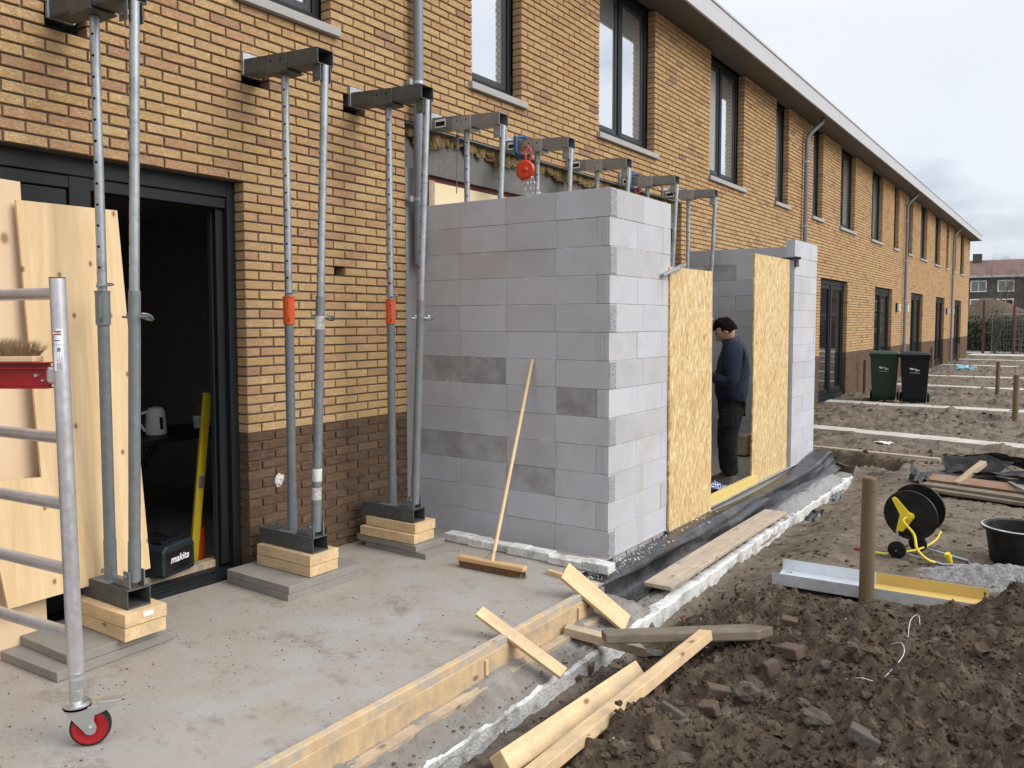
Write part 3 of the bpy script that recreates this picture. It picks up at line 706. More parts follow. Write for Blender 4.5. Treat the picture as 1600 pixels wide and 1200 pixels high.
# the EPS insulation round the footing, with a ragged lower edge
b = MB(); y = -3.0
while y < 6.9:
    d = .02; q1 = float(fbm(np.array([y]), np.array([3.3]), 5, 4)[0]); q2 = float(fbm(np.array([y]), np.array([9.3]), 11, 4, .7)[0])
    x1 = 2.270 + .012 * math.sin(y * 1.3) + q1 * .012; tz_ = -.236 + q2 * .02; P0_ = [(2.198, y, -.46), (2.198, y, tz_), (x1 - .012, y, tz_ + .002), (x1, y, tz_ - .010 + q1 * .01), (x1 + .004 * q2, y, -.46)]
    o_ = len(b.v); b.v += P0_
    if o_: b.f += [(o_ - 5 + j, o_ + j, o_ + j + 1, o_ - 4 + j) for j in range(4)]; b.mi += [0] * 4
    y += d
tag(b.build('polystyrene_edge', 'eps'), 'long white polystyrene strip edging the footing beside the soil', 'insulation')
b = MB(); x = .50
while x < 1.93:
    d = random.uniform(.1, .3); x1 = min(x + d, 1.94); b.box(x, x1 - .001, 1.385 + random.uniform(-.01, .01) - .05 * (x - .5), 1.50 - .05 * (x - .5), -.06, -.004 + random.uniform(-.008, .008)); x = x1
tag(b.build('polystyrene_strip', 'eps', bevel=.006), 'dirty white polystyrene strip on the slab along the foot of the grey block wall', 'insulation')
# formwork boards along slab edge
M['railwood'] = wood('cement_smeared_rail', (.62, .46, .27), (.50, .35, .19), grain=(22, 3, 3), kn=3, dirt=.95, bump=.3)
for n_q in M['railwood'].node_tree.nodes:
    if n_q.type == 'MIX' and tuple(round(v, 3) for v in n_q.inputs[7].default_value[:3]) == (.24, .215, .185): n_q.inputs[7].default_value = (.36, .345, .32, 1)
def fboard(name, p0, p1, w, t, label, mat='formply'):
    return plank(name, mat, p0, p1, w, t, label, 'board', roll=0, bevel=.003, group=None)
b = MB(); b.box(0, 4.0, -.02, .02, -.05, 0)
o = b.build('formwork_rail', 'railwood', bevel=.004); o.matrix_world = frame_mat((2.03, -3.05, -.006), (2.03, .95, -.014)); tag(o, 'timber formwork rail topping the edge of the concrete slab', 'board')
b = MB(); b.box(0, 3.98, -.009, .009, -.17, -.0)
o = b.build('formwork_board', 'formply', bevel=.002); o.matrix_world = frame_mat((2.046, -3.05, -.052), (2.046, .93, -.058)); tag(o, 'yellowish plywood formwork board standing below the slab edge rail', 'board')
b = MB()
for yy in (-1.6, -.2, .72): b.box(2.0565, 2.068, yy, yy + .02, -.15, -.075)
tag(b.build('formwork_cleat', 'timber', bevel=.002), 'small timber cleats nailed against the formwork board', 'cleat', kind='stuff')
b = MB(); b.box(0, 3.9, -.03, .03, -.03, 0); o = b.build('formwork_batten', 'timber_old', bevel=.003); o.matrix_world = frame_mat((2.09, -3.0, -.165), (2.09, .85, -.172)); tag(o, 'dirty batten lying at the foot of the formwork board', 'batten')
b = MB(); b.box(0, .42, -.02, .02, -.04, 0); o = b.build('slab_corner_timber', 'timber', bevel=.003); o.matrix_world = frame_mat((2.02, 1.02, -.02), (1.66, 1.10, -.02))
tag(o, 'short pale timber set across the slab corner near the black membrane', 'timber')

# ================================================================ extension walls of sand-lime blocks
bw = thing('block_wall', 'tall pale grey block wall corner standing in front of the brick facade, broom leaning on it', 'wall', (1.754, 1.674, -.07))
bw2 = thing('block_wall', 'farther grey block wall with a narrow pier beside the second wood-chip board', 'wall', (1.76, 7.08, -.07))
BL, BH, BZ = .44, .2, -.07
def blk(parent, x0, x1, y0, y1, k, tone=(1, 1, 1), mat='block', z0=None, h=BH):
    r = random.uniform; g = .0012; z = BZ + k * BH if z0 is None else z0
    ox, oy, oz = (x0 + x1) / 2, (y0 + y1) / 2, z
    j = r(-.0022, .0022)
    thin_x = (x1 - x0) > (y1 - y0)
    b = MB(); b.box(x0 - ox + g, x1 - ox - g, y0 - oy + g, y1 - oy - g, .0015, h - .0015)
    o = b.build('block', mat, parent, bevel=.0018)
    o.location = Vector((ox, oy + (j if thin_x else 0), oz)) - parent.location
    if not thin_x: o.location.x += j
    o.color = (*tone, 1); return o
damp = {(4, 1): .52, (4, 2): .56, (5, 4): .9, (3, 0): .93, (7, 1): .95, (2, 1): .55, (2, 2): .62, (2, 3): .80, (1, 2): .60, (8, 2): .84}
for k in range(13):
    even = k % 2 == 0
    xe = 1.754 if even else 1.654
    x1 = xe; i = 0; first = BL if even else .33
    cells = []
    while x1 > .01:
        ln = first if i == 0 else BL
        x0 = max(x1 - ln, .0)
        if x0 < .07: x0 = .0
        cells.append((x0, x1)); x1 = x0; i += 1
    cells = cells[::-1]
    for n_, (a, c) in enumerate(cells):
        t = random.uniform(.93, 1.03)
        tone = (t, t, t)
    # dark damp blocks as in the wall
        key = {6: {0: .50, 1: .50}, 5: {len(cells) - 1: .44}, 3: {0: .56, 1: .58, 2: .82}, 2: {2: .58}, 8: {2: .90}, 9: {2: .95}, 4: {2: .94}, 10: {1: .95}, 11: {0: .93}}.get(k, {})
        if n_ in key: q = key[n_]; tone = (q * 1.04, q * 1.0, q * .94)
        blk(bw, a, c, 1.674, 1.774, k, tone)
    # return wall
    y0 = 1.774 if even else 1.674; ye = 2.70; ln0 = BL
    while y0 < ye - .01:
        y1 = min(y0 + ln0, ye)
        if ye - y1 < .06: y1 = ye
        t = random.uniform(.95, 1.05); tone = (t, t, t)
        if random.random() < .22: q = random.uniform(.80, .9); tone = (q * 1.03, q, q * .95)
        blk(bw, 1.654, 1.754, y0, y1, k, tone); y0 = y1
for k in range(0, 13, 2):      # rough sawn ends seen at the corner
    b = MB(); b.box(-.002, .0035, -.046, .046, .008, .192); o = b.build('cut_end', 'blockrough', bw, bevel=.002); o.location = Vector((1.7545, 1.722, BZ + k * BH)) - bw.location
for k in range(1, 13, 2):      # grooved ends on the front face
    for gx in (1.672, 1.700, 1.728):
        b = MB(); b.box(-.004, .004, -.0025, .001, .012, .188); o = b.build('groove_rib', 'block', bw, bevel=.001); o.location = Vector((gx, 1.6735, BZ + k * BH)) - bw.location
# glue core
b = MB(); b.box(.006, 1.648, 1.680, 1.767, -.069, 2.525); b.box(1.661, 1.748, 1.772, 2.693, -.069, 2.525); o = b.build('glue_joint', 'glue', bw); o.location = -bw.location
for x in np.arange(.1, 1.65, .2): blk(bw, x, min(x + .196, 1.70), 1.70, 1.77, 0, (.62, .62, .62), z0=-.115, h=.044)
for y in np.arange(1.75, 2.6, .22): blk(bw, 1.70, 1.757, y, y + .20, 0, (.62, .60, .57), z0=-.135, h=.062)
for k in range(13):
    x1 = 1.66; i = 0
    while x1 > .11:
        ln = (BL if k % 2 else .22) if i == 0 else BL
        x0 = max(x1 - ln, .10); t = random.uniform(.90, 1.02); 
        if (k, i) in ((11, 2), (9, 0), (8, 1), (6, 0)): t = .62
        blk(bw2, x0, x1, 6.98, 7.08, k, (t, t, t * .99)); x1 = x0; i += 1
    y0 = 6.12; ye = 7.08
    first = BL if k % 2 else .22
    while y0 < ye - .01:
        y1 = min(y0 + (first if y0 == 6.12 else BL), ye)
        if ye - y1 < .06: y1 = ye
        t = random.uniform(.97, 1.08); blk(bw2, 1.66, 1.76, y0, y1, k, (t, t, t * 1.01)); y0 = y1
b = MB(); b.box(.106, 1.655, 6.987, 7.073, -.069, 2.522); b.box(1.667, 1.753, 6.127, 7.073, -.069, 2.522); o = b.build('glue_joint', 'glue', bw2); o.location = -bw2.location
b = MB(); b.box(1.60, 1.83, 6.105, 6.118, 2.30, 2.33); b.box(1.762, 1.795, 6.08, 6.17, 2.22, 2.335)
tag(b.build('clamp_block', 'blackfoil', bevel=.004), 'small black clamp hooked on the pier beside the second wood-chip board', 'clamp')
# wood-chip boards and sill
def board(name, x, ya, yb, za, zb, mat, label, t=.018, tilt=0, skew=0):
    b = MB(); h = zb - za; b.box(-t, 0, 0, yb - ya, 0, h)
    o = b.build(name, mat, bevel=.0015); o.location = (x, ya, za); o.rotation_euler = (skew, tilt, 0); return tag(o, label, 'board')
board('wood_chip_board', 1.777, 2.675, 3.585, -.09, 2.035, 'osb', 'left wood-chip board standing upright against the tall block wall corner', tilt=R(-.2), skew=R(.5))
board('wood_chip_board', 1.72, 4.87, 6.085, -.10, 2.29, 'osb', 'right wood-chip board standing upright beside the far block pier', tilt=R(0), skew=R(.3))
b = MB(); b.box(1.69, 1.74, 3.55, 5.0, -.07, .02); tag(b.build('threshold_timber', 'yellowwood', bevel=.003), 'yellow timber lying in the doorway between the two wood-chip boards', 'timber')
plank('scaffold_clip', 'galv', (1.765, 2.50, 1.97), (1.80, 2.85, 2.07), .05, .02, 'small steel clamp at the top of the left wood-chip board', 'clamp')
b = MB(); b.box(1.78, 1.80, 2.5, 2.80, 1.975, 1.995); b.tube((1.79, 2.55, 1.96), (1.80, 2.84, 2.085), .014, n=8); 
# extension slab ledge + membrane
b = MB(); b.box(1.70, 1.90, 1.155, 7.1, -.12, -.097); struct(b.build('ledge', 'concrete', bevel=.008))
prof = [(1.81, -.092), (1.85, -.090), (1.885, -.090), (1.925, -.10), (1.945, -.125), (1.955, -.16), (1.965, -.20), (1.985, -.235), (2.03, -.252), (2.07, -.256)]
nu = 30; nv = 260; vs = []; fs = []
pa = np.array(prof); arc = np.linspace(0, 1, len(prof)); uu = np.linspace(0, 1, nu)
px_ = np.interp(uu, arc, pa[:, 0]); pz_ = np.interp(uu, arc, pa[:, 1])
for j in range(nv):
    v = j / (nv - 1); y = 1.14 + v * 6.0
    lift = .10 * float(sst(6.0, 7.15, y))
    for i in range(nu):
        u = uu[i]; f = float(fbm(np.array([u * 1.5 + y * .30]), np.array([y * .45 - u]), 1.7, 3, .5)[0])
        f2 = math.sin(y * 2.1 + u * 9) * .5 + math.sin(y * .9 - u * 14 + 1) * .5
        amp = (.010 + .040 * math.exp(-((u - .55) / .22) ** 2)) * (.25 if u < .2 else 1)
        vs.append((px_[i] + f * amp * 1.1 + f2 * .010 * (u > .25) + (.03 * math.sin(y * 1.7) if u < .12 else 0) + .04 * float(sst(3.5, 6.0, y)) * (u > .2), y + f * .02, pz_[i] + abs(f) * amp + f2 * .010 * (u > .2) + .012 + lift * (1 - u * .3)))
for j in range(nv - 1):
    for i in range(nu - 1): a = j * nu + i; fs.append((a, a + 1, a + nu + 1, a + nu))
b = MB(); b.add(vs, fs)
# near end cap fold
b.add([(1.80, 1.145, -.085), (1.93, 1.145, -.10), (1.975, 1.15, -.26), (2.07, 1.155, -.26), (2.05, 1.17, -.34), (1.78, 1.17, -.34)], [(0, 1, 2, 3, 4, 5)])
o = b.build('black_membrane', 'blackfoil', smooth=True, sharp=False); sm = o.modifiers.new('s', 'SOLIDIFY'); sm.thickness = .003
tag(o, 'creased black damp-proof membrane draped over the ledge below the wood-chip boards', 'membrane')
b = MB(); b.add([(1.62, 7.11, -.02), (1.80, 7.12, -.10), (2.0, 7.25, -.22), (2.08, 7.5, -.30), (1.86, 7.40, -.25), (1.70, 7.20, -.14)], [(0, 1, 2, 3, 4, 5)])
o = b.build('membrane_flap', 'blackfoil'); o.modifiers.new('s', 'SOLIDIFY').thickness = .004; tag(o, 'pointed black membrane flap hanging at the foot of the far pier', 'membrane')
plank('scaffold_plank', 'plank', (2.135, 1.67, -.175), (2.125, 4.35, -.18), .205, .03, 'weathered grey plank lying lengthwise beside the black membrane', 'plank', warp=.006, bevel=.005)
st = grid_mesh('mortar_heap', np.linspace(2.03, 2.26, 14), np.arange(4.2, 6.6, .025), lambda x, y: -.235 + .075 * np.sin(np.clip((x - 2.03) / .23, 0, 1) * math.pi) * sst(4.2, 4.6, y) * sst(6.6, 6.4, y) + fbm(x, y, 14, 4, .6) * .04, 'concrete'); stuff(st)
# debris crumbs around the corner & membrane
def crumbs(name, mat, n, pos, size, flat=.6):
    """n small angular lumps in one mesh; pos(n)->(n,3), size(n)->(n,)"""
    base = np.array([(1, 0, 0), (-1, 0, 0), (0, 1, 0), (0, -1, 0), (0, 0, 1), (0, 0, -1)], float)
    tri = np.array([(0, 2, 4), (2, 1, 4), (1, 3, 4), (3, 0, 4), (2, 0, 5), (1, 2, 5), (3, 1, 5), (0, 3, 5)])
    P = pos(n); n = len(P); s = size(n)[:, None, None]
    B = (base[None] * rng.uniform(.5, 1.25, (n, 6, 3)) + rng.uniform(-.3, .3, (n, 6, 3))) * s
    a = rng.uniform(0, 6.28, n)[:, None]; x = B[:, :, 0] * np.cos(a) - B[:, :, 1] * np.sin(a); y = B[:, :, 0] * np.sin(a) + B[:, :, 1] * np.cos(a)
    V = np.stack([x, y, B[:, :, 2] * flat], -1) + P[:, None, :]; F = (tri[None] + (np.arange(n) * 6)[:, None, None]).reshape(-1, 3)
    me = bpy.data.meshes.new(name); me.vertices.add(n * 6); me.vertices.foreach_set('co', V.astype(np.float32).ravel())
    me.loops.add(F.size); me.loops.foreach_set('vertex_index', F.ravel().astype(np.int32)); me.polygons.add(len(F))
    me.polygons.foreach_set('loop_start', np.arange(0, F.size, 3, dtype=np.int32)); me.polygons.foreach_set('loop_total', np.full(len(F), 3, np.int32))
    me.update(calc_edges=True); me.materials.append(M[mat]); o = bpy.data.objects.new(name, me); C.objects.link(o); return o
U = rng.uniform
def pos_corner(n): y = 1.2 + 2.4 * U(0, 1, n) ** 1.4; return np.stack([1.76 + U(0, 1, n) ** 1.3 * .17, y, -.078 + 0 * y], -1)
stuff(crumbs('mortar_crumbs', 'whitechip', 700, pos_corner, lambda n: .002 + .009 * U(0, 1, n) ** 3))
def pos_foot(n): return np.stack([U(2.0, 2.25, n), U(-2.2, 1.6, n), -.205 + U(-.025, .01, n)], -1)
stuff(crumbs('rubble_crumbs', 'stonegrey', 1500, pos_foot, lambda n: .002 + .012 * U(0, 1, n) ** 3))
def pos_slab(n):
    c = rng.randint(0, 26, n); cx = U(.1, 2.0, 26); cy = U(-2.0, 1.2, 26)
    x = np.where(U(0, 1, n) < .45, cx[c] + rng.normal(0, .09, n), U(0, 2, n)); y = np.where(U(0, 1, n) < .45, cy[c] + rng.normal(0, .12, n), U(-2.2, 1.3, n))
    k = (x > 0) & (x < 2.0) & (y < 1.3); return np.stack([x, y, 0 * x - .049], -1)[k]
stuff(crumbs('slab_grit', 'clod', 2200, pos_slab, lambda n: .0009 + .0055 * U(0, 1, n) ** 4, .5))

# ================================================================ prop frames
def prop_frame(y, zb, style, label, first_collar):
    """two steel props between a needle beam in the wall and a lower beam"""
    t = thing('prop_frame', label, 'prop frame', (.35, y, zb), group='steel prop frames holding up the facade')
    tx, ty, tz = .35, y, zb
    def Lc(p): return (p[0] - tx, p[1] - ty, p[2] - tz)
    wd = .125; h = .095; zt = 3.125; bm = 'beamdark' if style == 'dark' else 'beamlight'
    def rect_tube(b, x0, x1, z0a, z0b, w=wd, hh=h, th=.006):
        y0, y1 = 0, w
        for (ya, yb, da, db) in ((y0, y1, 0, th), (y0, y1, hh - th, hh), (y0, y0 + th, th, hh - th), (y1 - th, y1, th, hh - th)):
            vs = [(x0 - tx, ya, z0a + da - tz), (x0 - tx, yb, z0a + da - tz), (x0 - tx, yb, z0a + db - tz), (x0 - tx, ya, z0a + db - tz), (x1 - tx, ya, z0b + da - tz), (x1 - tx, yb, z0b + da - tz), (x1 - tx, yb, z0b + db - tz), (x1 - tx, ya, z0b + db - tz)]
            b.add(vs, [(0, 1, 2, 3), (4, 7, 6, 5), (0, 4, 5, 1), (1, 5, 6, 2), (2, 6, 7, 3), (3, 7, 4, 0)])
    b = MB(); rect_tube(b, -.12, .70, 3.178, zt); top = b.build('top_beam', bm, t, bevel=.002)
    b = MB(); b.box(.004 - tx, .03 - tx, -.008, wd + .008, 3.165 - tz, 3.305 - tz); b.build('stop_plate', 'galv', top, bevel=.002)
    b = MB(); b.box(.245 - tx, .43 - tx, -.009, -.0005, 3.135 - tz, 3.235 - tz); b.box(.245 - tx, .43 - tx, -.009, wd + .009, 3.128 - tz, 3.138 - tz)
    b.tube((.29 - tx, -.0095, 3.205 - tz), (.29 - tx, -.006, 3.205 - tz), .008, n=10, mi=1); b.tube((.38 - tx, -.0095, 3.2 - tz), (.38 - tx, -.006, 3.2 - tz), .008, n=10, mi=1)
    b.build('sleeve_plate', [('galv' if style != 'dark' else bm), 'hole'], top, bevel=.003)
    if style != 'dark':
        b = MB(); b.box(.06 - tx, .17 - tx, -.0022, -.0005, 3.175 - tz, 3.24 - tz); b.box(.068 - tx, .162 - tx, -.003, -.0024, 3.186 - tz, 3.222 - tz, mi=1); b.build('type_label', ['paper', 'black'], top)
    for xx, xw in ((.63, .70),):
        b = MB(); b.box(xx - tx, xw - tx, .02, .027, 3.03 - tz, 3.122 - tz); b.box(xx - tx, xw - tx, .098, .105, 3.03 - tz, 3.122 - tz); b.tube((xx + .035 - tx, .01, 3.055 - tz), (xx + .035 - tx, .115, 3.055 - tz), .009, n=10); b.build('fork_bracket', bm if style == 'dark' else 'galv', top, bevel=.002)
    b = MB(); rect_tube(b, .09, .60, zb, zb); bot = b.build('bottom_beam', 'beamdark', t, bevel=.002)
    b = MB(); b.box(.53 - tx, .585 - tx, .022, .029, h, h + .085); b.box(.53 - tx, .585 - tx, .10, .107, h, h + .085); b.tube((.555 - tx, .012, h + .06), (.555 - tx, .116, h + .06), .010, n=10); b.build('fork_bracket', 'galvdark', bot, bevel=.002)
    b = MB(); b.box(.26 - tx, .42 - tx, .0, .11, h + .001, h + .007); b.box(.42 - tx, .54 - tx, .03, .036, h + .002, h + .035); b.build('foot_plate', 'galvdark', bot, bevel=.002)
    for which, (xb, xt, zz, col_) in enumerate(((.34, .335, (zb + h + .006, zt), first_collar), (.558, .69, (zb + h + .03, zt - .0), None))):
        pb_, pt_ = Vector((xb - tx, .065, zz[0] - tz)), Vector((xt - tx, .065, zz[1] - tz)); zm = (1.76 - zz[0]) / (zz[1] - zz[0]); pm = pb_.lerp(pt_, zm)
        b = MB(); b.tube(pb_, pm, .0285, n=20); dirn = (pt_ - pb_).normalized(); b.tube(pb_, pb_ + dirn * .20, .031, n=20)
        pr = b.build('prop', 'galvdark' if style == 'dark' else 'galv', t, True)
        b = MB(); b.tube(pm, pt_, .0235, n=18)
        side = Vector((.55, -.83, 0)).normalized() if which == 0 else Vector((-.45, -.9, 0)).normalized()
        q = .14
        z = .12
        while z < (pt_ - pm).length - .05:
            c = pm + dirn * z; b.tube(c + side * .0215, c + side * .0242, .0068, n=10, mi=1); z += .105
        b.build('inner_tube', ['galv', 'hole'], pr, True)
        if abs(y) < .01 and which == 1:
            b = MB()
            for za, zb_ in ((1.56, 1.64), (.62, .70), (.40, .58)):
                u0 = (za - zz[0]) / (zz[1] - zz[0]); u1 = (zb_ - zz[0]) / (zz[1] - zz[0]); b.tube(pb_.lerp(pt_, u0), pb_.lerp(pt_, u1), .0293, n=20)
            b.build('old_tape', 'eps', pr, True)
        if which == 0:
            b = MB(); c0 = pm - dirn * .17; b.tube(c0, pm, .0355, n=22); b.tube(pm - dirn * .004, pm + dirn * .004, .038, n=22)
            hs = Vector((.75, -.66, 0)).normalized()
            b.build('collar', col_, pr, True)
            for sgn in ((1, -1) if col_ != 'orange' or y > .5 else (1,)):
                b = MB(); h0 = c0 + dirn * .02; h1 = pm - dirn * .02; b.path([h0 + hs * sgn * .034, h0 + hs * sgn * .062 + dirn * .02, h1 + hs * sgn * .062 - dirn * .02, h1 + hs * sgn * .034], .0055, 8); b.build('collar_handle', col_ if col_ == 'orange' and y < .5 else 'galvdark', pr, True)
            b = MB(); pc = pm + dirn * .022; pts = [pc + hs * math.cos(a) * .062 + Vector((-hs.y, hs.x, 0)) * (math.sin(a) * .05) + dirn * (.02 * abs(math.sin(a * .5))) for a in np.linspace(-.3, 3.9, 12)]
            b.path(pts, .0058, 8); b.tube(pc - hs * .05, pc + hs * .062, .006, n=8); b.build('pin', 'galvdark', pr, True)
        else:
            b = MB(); pc = pm - dirn * .13; hs = Vector((.83, .55, 0)); pp = Vector((.55, -.83, 0))
            pts = [pc + hs * (math.cos(a) * .075 + .01) + pp * (math.sin(a) * .06 + .0) + dirn * .015 * math.sin(a * 2) for a in np.linspace(-2.6, .9, 12)]
            b.path(pts, .0065, 8); b.tube(pc - hs * .06, pc + hs * .07, .006, n=8); b.build('pin', 'chrome' if y > .5 else 'galvdark', pr, True)
    return t
def stack(y, xc=.36, n0=0, idx=0):
    names = ['nearest', 'middle', 'far']
    lab = ['the prop frame by the open doorway', 'the prop frame with the orange collar by the door jamb', 'the prop frame next to the downpipe'][idx]
    mt = 'timber'
    def tb(z, dx, dy, L_, w, lbl):
        b = MB(); b.box(-L_ / 2, L_ / 2, -w / 2, w / 2, 0.0015, .067); o = b.build('timber_block', mt, bevel=.0025); o.location = (xc + dx, y + .065 + dy, z); o.rotation_euler = (0, 0, random.uniform(-.02, .02)); tag(o, lbl, 'timber block', 'timber blocks under the prop frames'); return o
    def ts(z, dx, dy, L_, w, lbl, rz=0, rough=False):
        b = MB(); vs = []
        n_ = 24; 
        ex = []
        for k in range(n_):
            a = k / n_; p = a * 4
            if p < 1: q = (-.5 + p, -.5)
            elif p < 2: q = (.5, -.5 + p - 1)
            elif p < 3: q = (.5 - (p - 2), .5)
            else: q = (-.5, .5 - (p - 3))
            jx = random.uniform(-.03, .03) if (rough and (p < 1)) else random.uniform(-.003, .003)
            ex.append((q[0] * L_, (q[1] + jx) * w))
        b.add([(a, c, 0) for a, c in ex] + [(a, c, .044) for a, c in ex], [tuple(range(n_))[::-1], tuple(range(n_, 2 * n_))] + [(i, (i + 1) % n_, n_ + (i + 1) % n_, n_ + i) for i in range(n_)])
        o = b.build('paving_slab', 'tile', bevel=.003); o.location = (xc + dx, y + .065 + dy, z); o.rotation_euler = (0, 0, rz); tag(o, lbl, 'paving slab', 'paving slabs under the prop frames'); return o
    if idx == 0:
        ts(-.05, -.07, -.13, .62, .62, 'lower grey paving slab under ' + lab, R(3)); ts(-.005, -.03, -.10, .52, .50, 'upper grey paving slab under ' + lab, R(1))
        tb(.041, .03, .0, .52, .22, 'lower timber block under ' + lab); tb(.110, .02, .0, .54, .225, 'upper timber block with small label under ' + lab)
        b = MB(); b.box(0, .0012, -.03, .025, -.012, .012); o = b.build('paper_label', 'paper'); o.location = (xc + .2925, y + .08, .155); tag(o, 'small white paper label stapled to the nearest timber block end', 'label')
    elif idx == 1:
        ts(-.05, -.02, .02, .60, .60, 'lower grey paving slab under ' + lab, R(-2)); ts(-.005, -.02, .02, .60, .60, 'upper grey paving slab under ' + lab, R(-1))
        tb(.041, -.0, .015, .50, .23, 'lower timber block under ' + lab); tb(.110, .005, .015, .50, .235, 'upper timber block under ' + lab)
    else:
        ts(-.05, .10, .05, .60, .30, 'lower broken paving slab under ' + lab, R(-3), True); ts(-.005, .02, .04, .60, .30, 'upper broken paving slab under ' + lab, R(-3), True)
        tb(.041, .02, .0, .52, .22, 'lower timber block under ' + lab); tb(.110, .03, .03, .48, .22, 'upper timber block under ' + lab)
fr = [(-1.20, .18, 'dark', 'dark prop frame nearest the camera, in front of the plywood sheets', 'galvdark'),
      (.0, .18, 'dark', 'dark prop frame with an orange collar right beside the open doorway jamb', 'orange'),
      (.93, .18, 'dark', 'dark prop frame with an orange collar next to the grey downpipe', 'orange'),
      (1.84, -.05, 'light', 'galvanised prop frame just past the downpipe above the cream panel', 'galv'),
      (2.88, -.05, 'light', 'galvanised prop frame carrying the large orange chain hoist', 'galv'),
      (4.01, -.05, 'light', 'galvanised prop frame above the top corner of the tall block wall', 'galv'),
      (5.20, -.05, 'light', 'galvanised prop frame carrying the small red hoist', 'galv'),
      (6.39, -.05, 'light', 'farthest galvanised prop frame, its two props behind the left wood-chip board', 'galv')]
for f_ in fr: prop_frame(*f_)
for i_, yy in enumerate((-1.20, .0, .93)): stack(yy, idx=i_)

# chain hoists
def hoist(x, y, z, s, label):
    t = thing('chain_hoist', label, 'hoist', (x, y, z))
    def D(r, w, dx, dz, mat, name, parent, dy=0):
        m = Matrix.Translation((dx, dy, dz)) @ Matrix.Rotation(R(90), 4, 'X') @ Matrix.Rotation(R(18), 4, 'Y')
        b = MB(); b.lathe([(r * .25, -w / 2 - .012 * s), (r * .3, -w / 2), (r * .85, -w / 2), (r, -w / 2 + .012 * s), (r, w / 2 - .012 * s), (r * .85, w / 2), (r * .3, w / 2), (r * .2, w / 2 + .01)], n=26, M_=m); return b.build(name, mat, parent, True)
    D(.085 * s, .05 * s, .03, -.02, 'hoistred', 'chain_wheel_cover', t, -.05 * s); D(.075 * s, .08 * s, -.03 * s, -.03, 'hoistred', 'gear_housing', t, .03 * s)
    b = MB(); a = [(0, 0, .05), (0, 0, .11), (-.03, 0, .15), (-.02, 0, .19), (.02, 0, .20), (.04, 0, .17)]; b.path([tuple(v * s for v in p) for p in a], [.014 * s, .013 * s, .012 * s, .012 * s, .01 * s, .007 * s], 10)
    b.path([(.03 * s, 0, .04 * s), (.06 * s, 0, .12 * s), (.045 * s, 0, .18 * s)], .009 * s, 8); b.build('top_hook', 'hoistred', t, True)
    for cx_, ln, sl in ((-.05, .42, .05), (.0, .44, .14), (.035, .40, .16), (.075, .38, .10)):
        b = MB(); k = 0; z_ = -.08 * s
        while z_ > -ln * s - .05:
            c = Vector((cx_ * s + sl * (-z_) * .6, -.03 + .02 * k % 2, z_)); b.path([c + Vector((math.cos(a) * (.009 if k % 2 else .001), math.cos(a) * (.001 if k % 2 else .009), math.sin(a) * .014)) * s for a in np.linspace(0, 6.2832, 9)], .0032 * s, 5); z_ -= .021 * s; k += 1
        b.build('chain', 'chrome', t, True)
    D(.045 * s, .04 * s, -.01, -.33 * s, 'hoistred', 'lower_block', t, -.03)
    return t
hoist(.31, 2.80, 2.97, .98, 'large orange chain hoist hanging from the second galvanised needle beam')
hoist(.26, 5.15, 2.99, .62, 'small red chain hoist hanging further along behind the block wall')
for (yy, s_) in ((2.86, 1.0), (5.17, .8)):
    b = MB(); b.path([(.17, yy - .01, 3.13), (.165, yy - .012, 3.27), (.2, yy + .07, 3.285), (.2, yy + .15, 3.27), (.205, yy + .16, 3.13), (.2, yy + .07, 3.10), (.17, yy - .01, 3.13)], .022, 8)
    tag(b.build('lifting_strap', 'blue', None, True), 'blue lifting strap round the needle beam of the %s hoist' % ('large orange' if s_ == 1 else 'small red'), 'strap')
b = MB(); b.tube((.22, 1.93, 3.12), (.2, 1.94, 2.65), .004, n=6); b.tube((.22, 1.93, 3.12), (.215, 1.93, 3.0), .014, n=8)
tag(b.build('hanging_chain', 'galvdark'), 'thin dark chain hanging from the needle beam just past the downpipe', 'chain')

# ================================================================ plywood sheets leaning at the door
def on_plane(pxy, P0, n):
    pass
b = MB(); poly = [(-1.93, -.05), (-1.355, -.05), (-1.352, .76), (-1.366, 2.31), (-1.96, 2.33)]
sl = lambda z: .125 - .045 * (z + .05)
vs = [(sl(z), y, z) for y, z in poly] + [(sl(z) - .018, y, z) for y, z in poly]; k = 5
b.add(vs, [tuple(range(k)), tuple(range(k, 2 * k))[::-1]] + [(i, k + i, k + (i + 1) % k, (i + 1) % k) for i in range(k)])
tag(b.build('plywood_sheet', 'ply2'), 'tall pale plywood sheet standing on the slab behind the L-shaped one', 'sheet')
b = MB(); sl = lambda z: .245 - .085 * (z - .24)
def PL(x_, y_):      # intersection of the viewing ray with the leaning plane, used once to measure the sheet outline
    d = fwd + right * ((x_ - 800) / 1287.9) + upv * ((576.2 - y_) / 1287.9); c = cam_o.location
    t = (.245 - .085 * (c.z - .24) - c.x) / (d.x + .085 * d.z); p = c + d * t; return (p.y, p.z)
poly = [(-1.450, 2.203), (-1.349, .863), (-1.64, .88), (-1.617, .245), (-.853, .245), (-.935, 2.203)]
poly = [PL(25, 312), PL(65, 746), PL(-30, 754), PL(13, 952), PL(235, 888), PL(183, 329)]
k = 6; vs = [(sl(z), y, z) for y, z in poly] + [(sl(z) - .018, y, z) for y, z in poly]
b.add(vs, [(0, 1, 4, 5)[::-1], (1, 2, 3, 4)[::-1], (6, 7, 10, 11), (7, 8, 9, 10)] + [(i, (i + 1) % k, k + (i + 1) % k, k + i) for i in range(k)])
tag(b.build('plywood_sheet', 'ply'), 'knotty L-shaped plywood sheet leaning on the nearest prop frame', 'sheet')

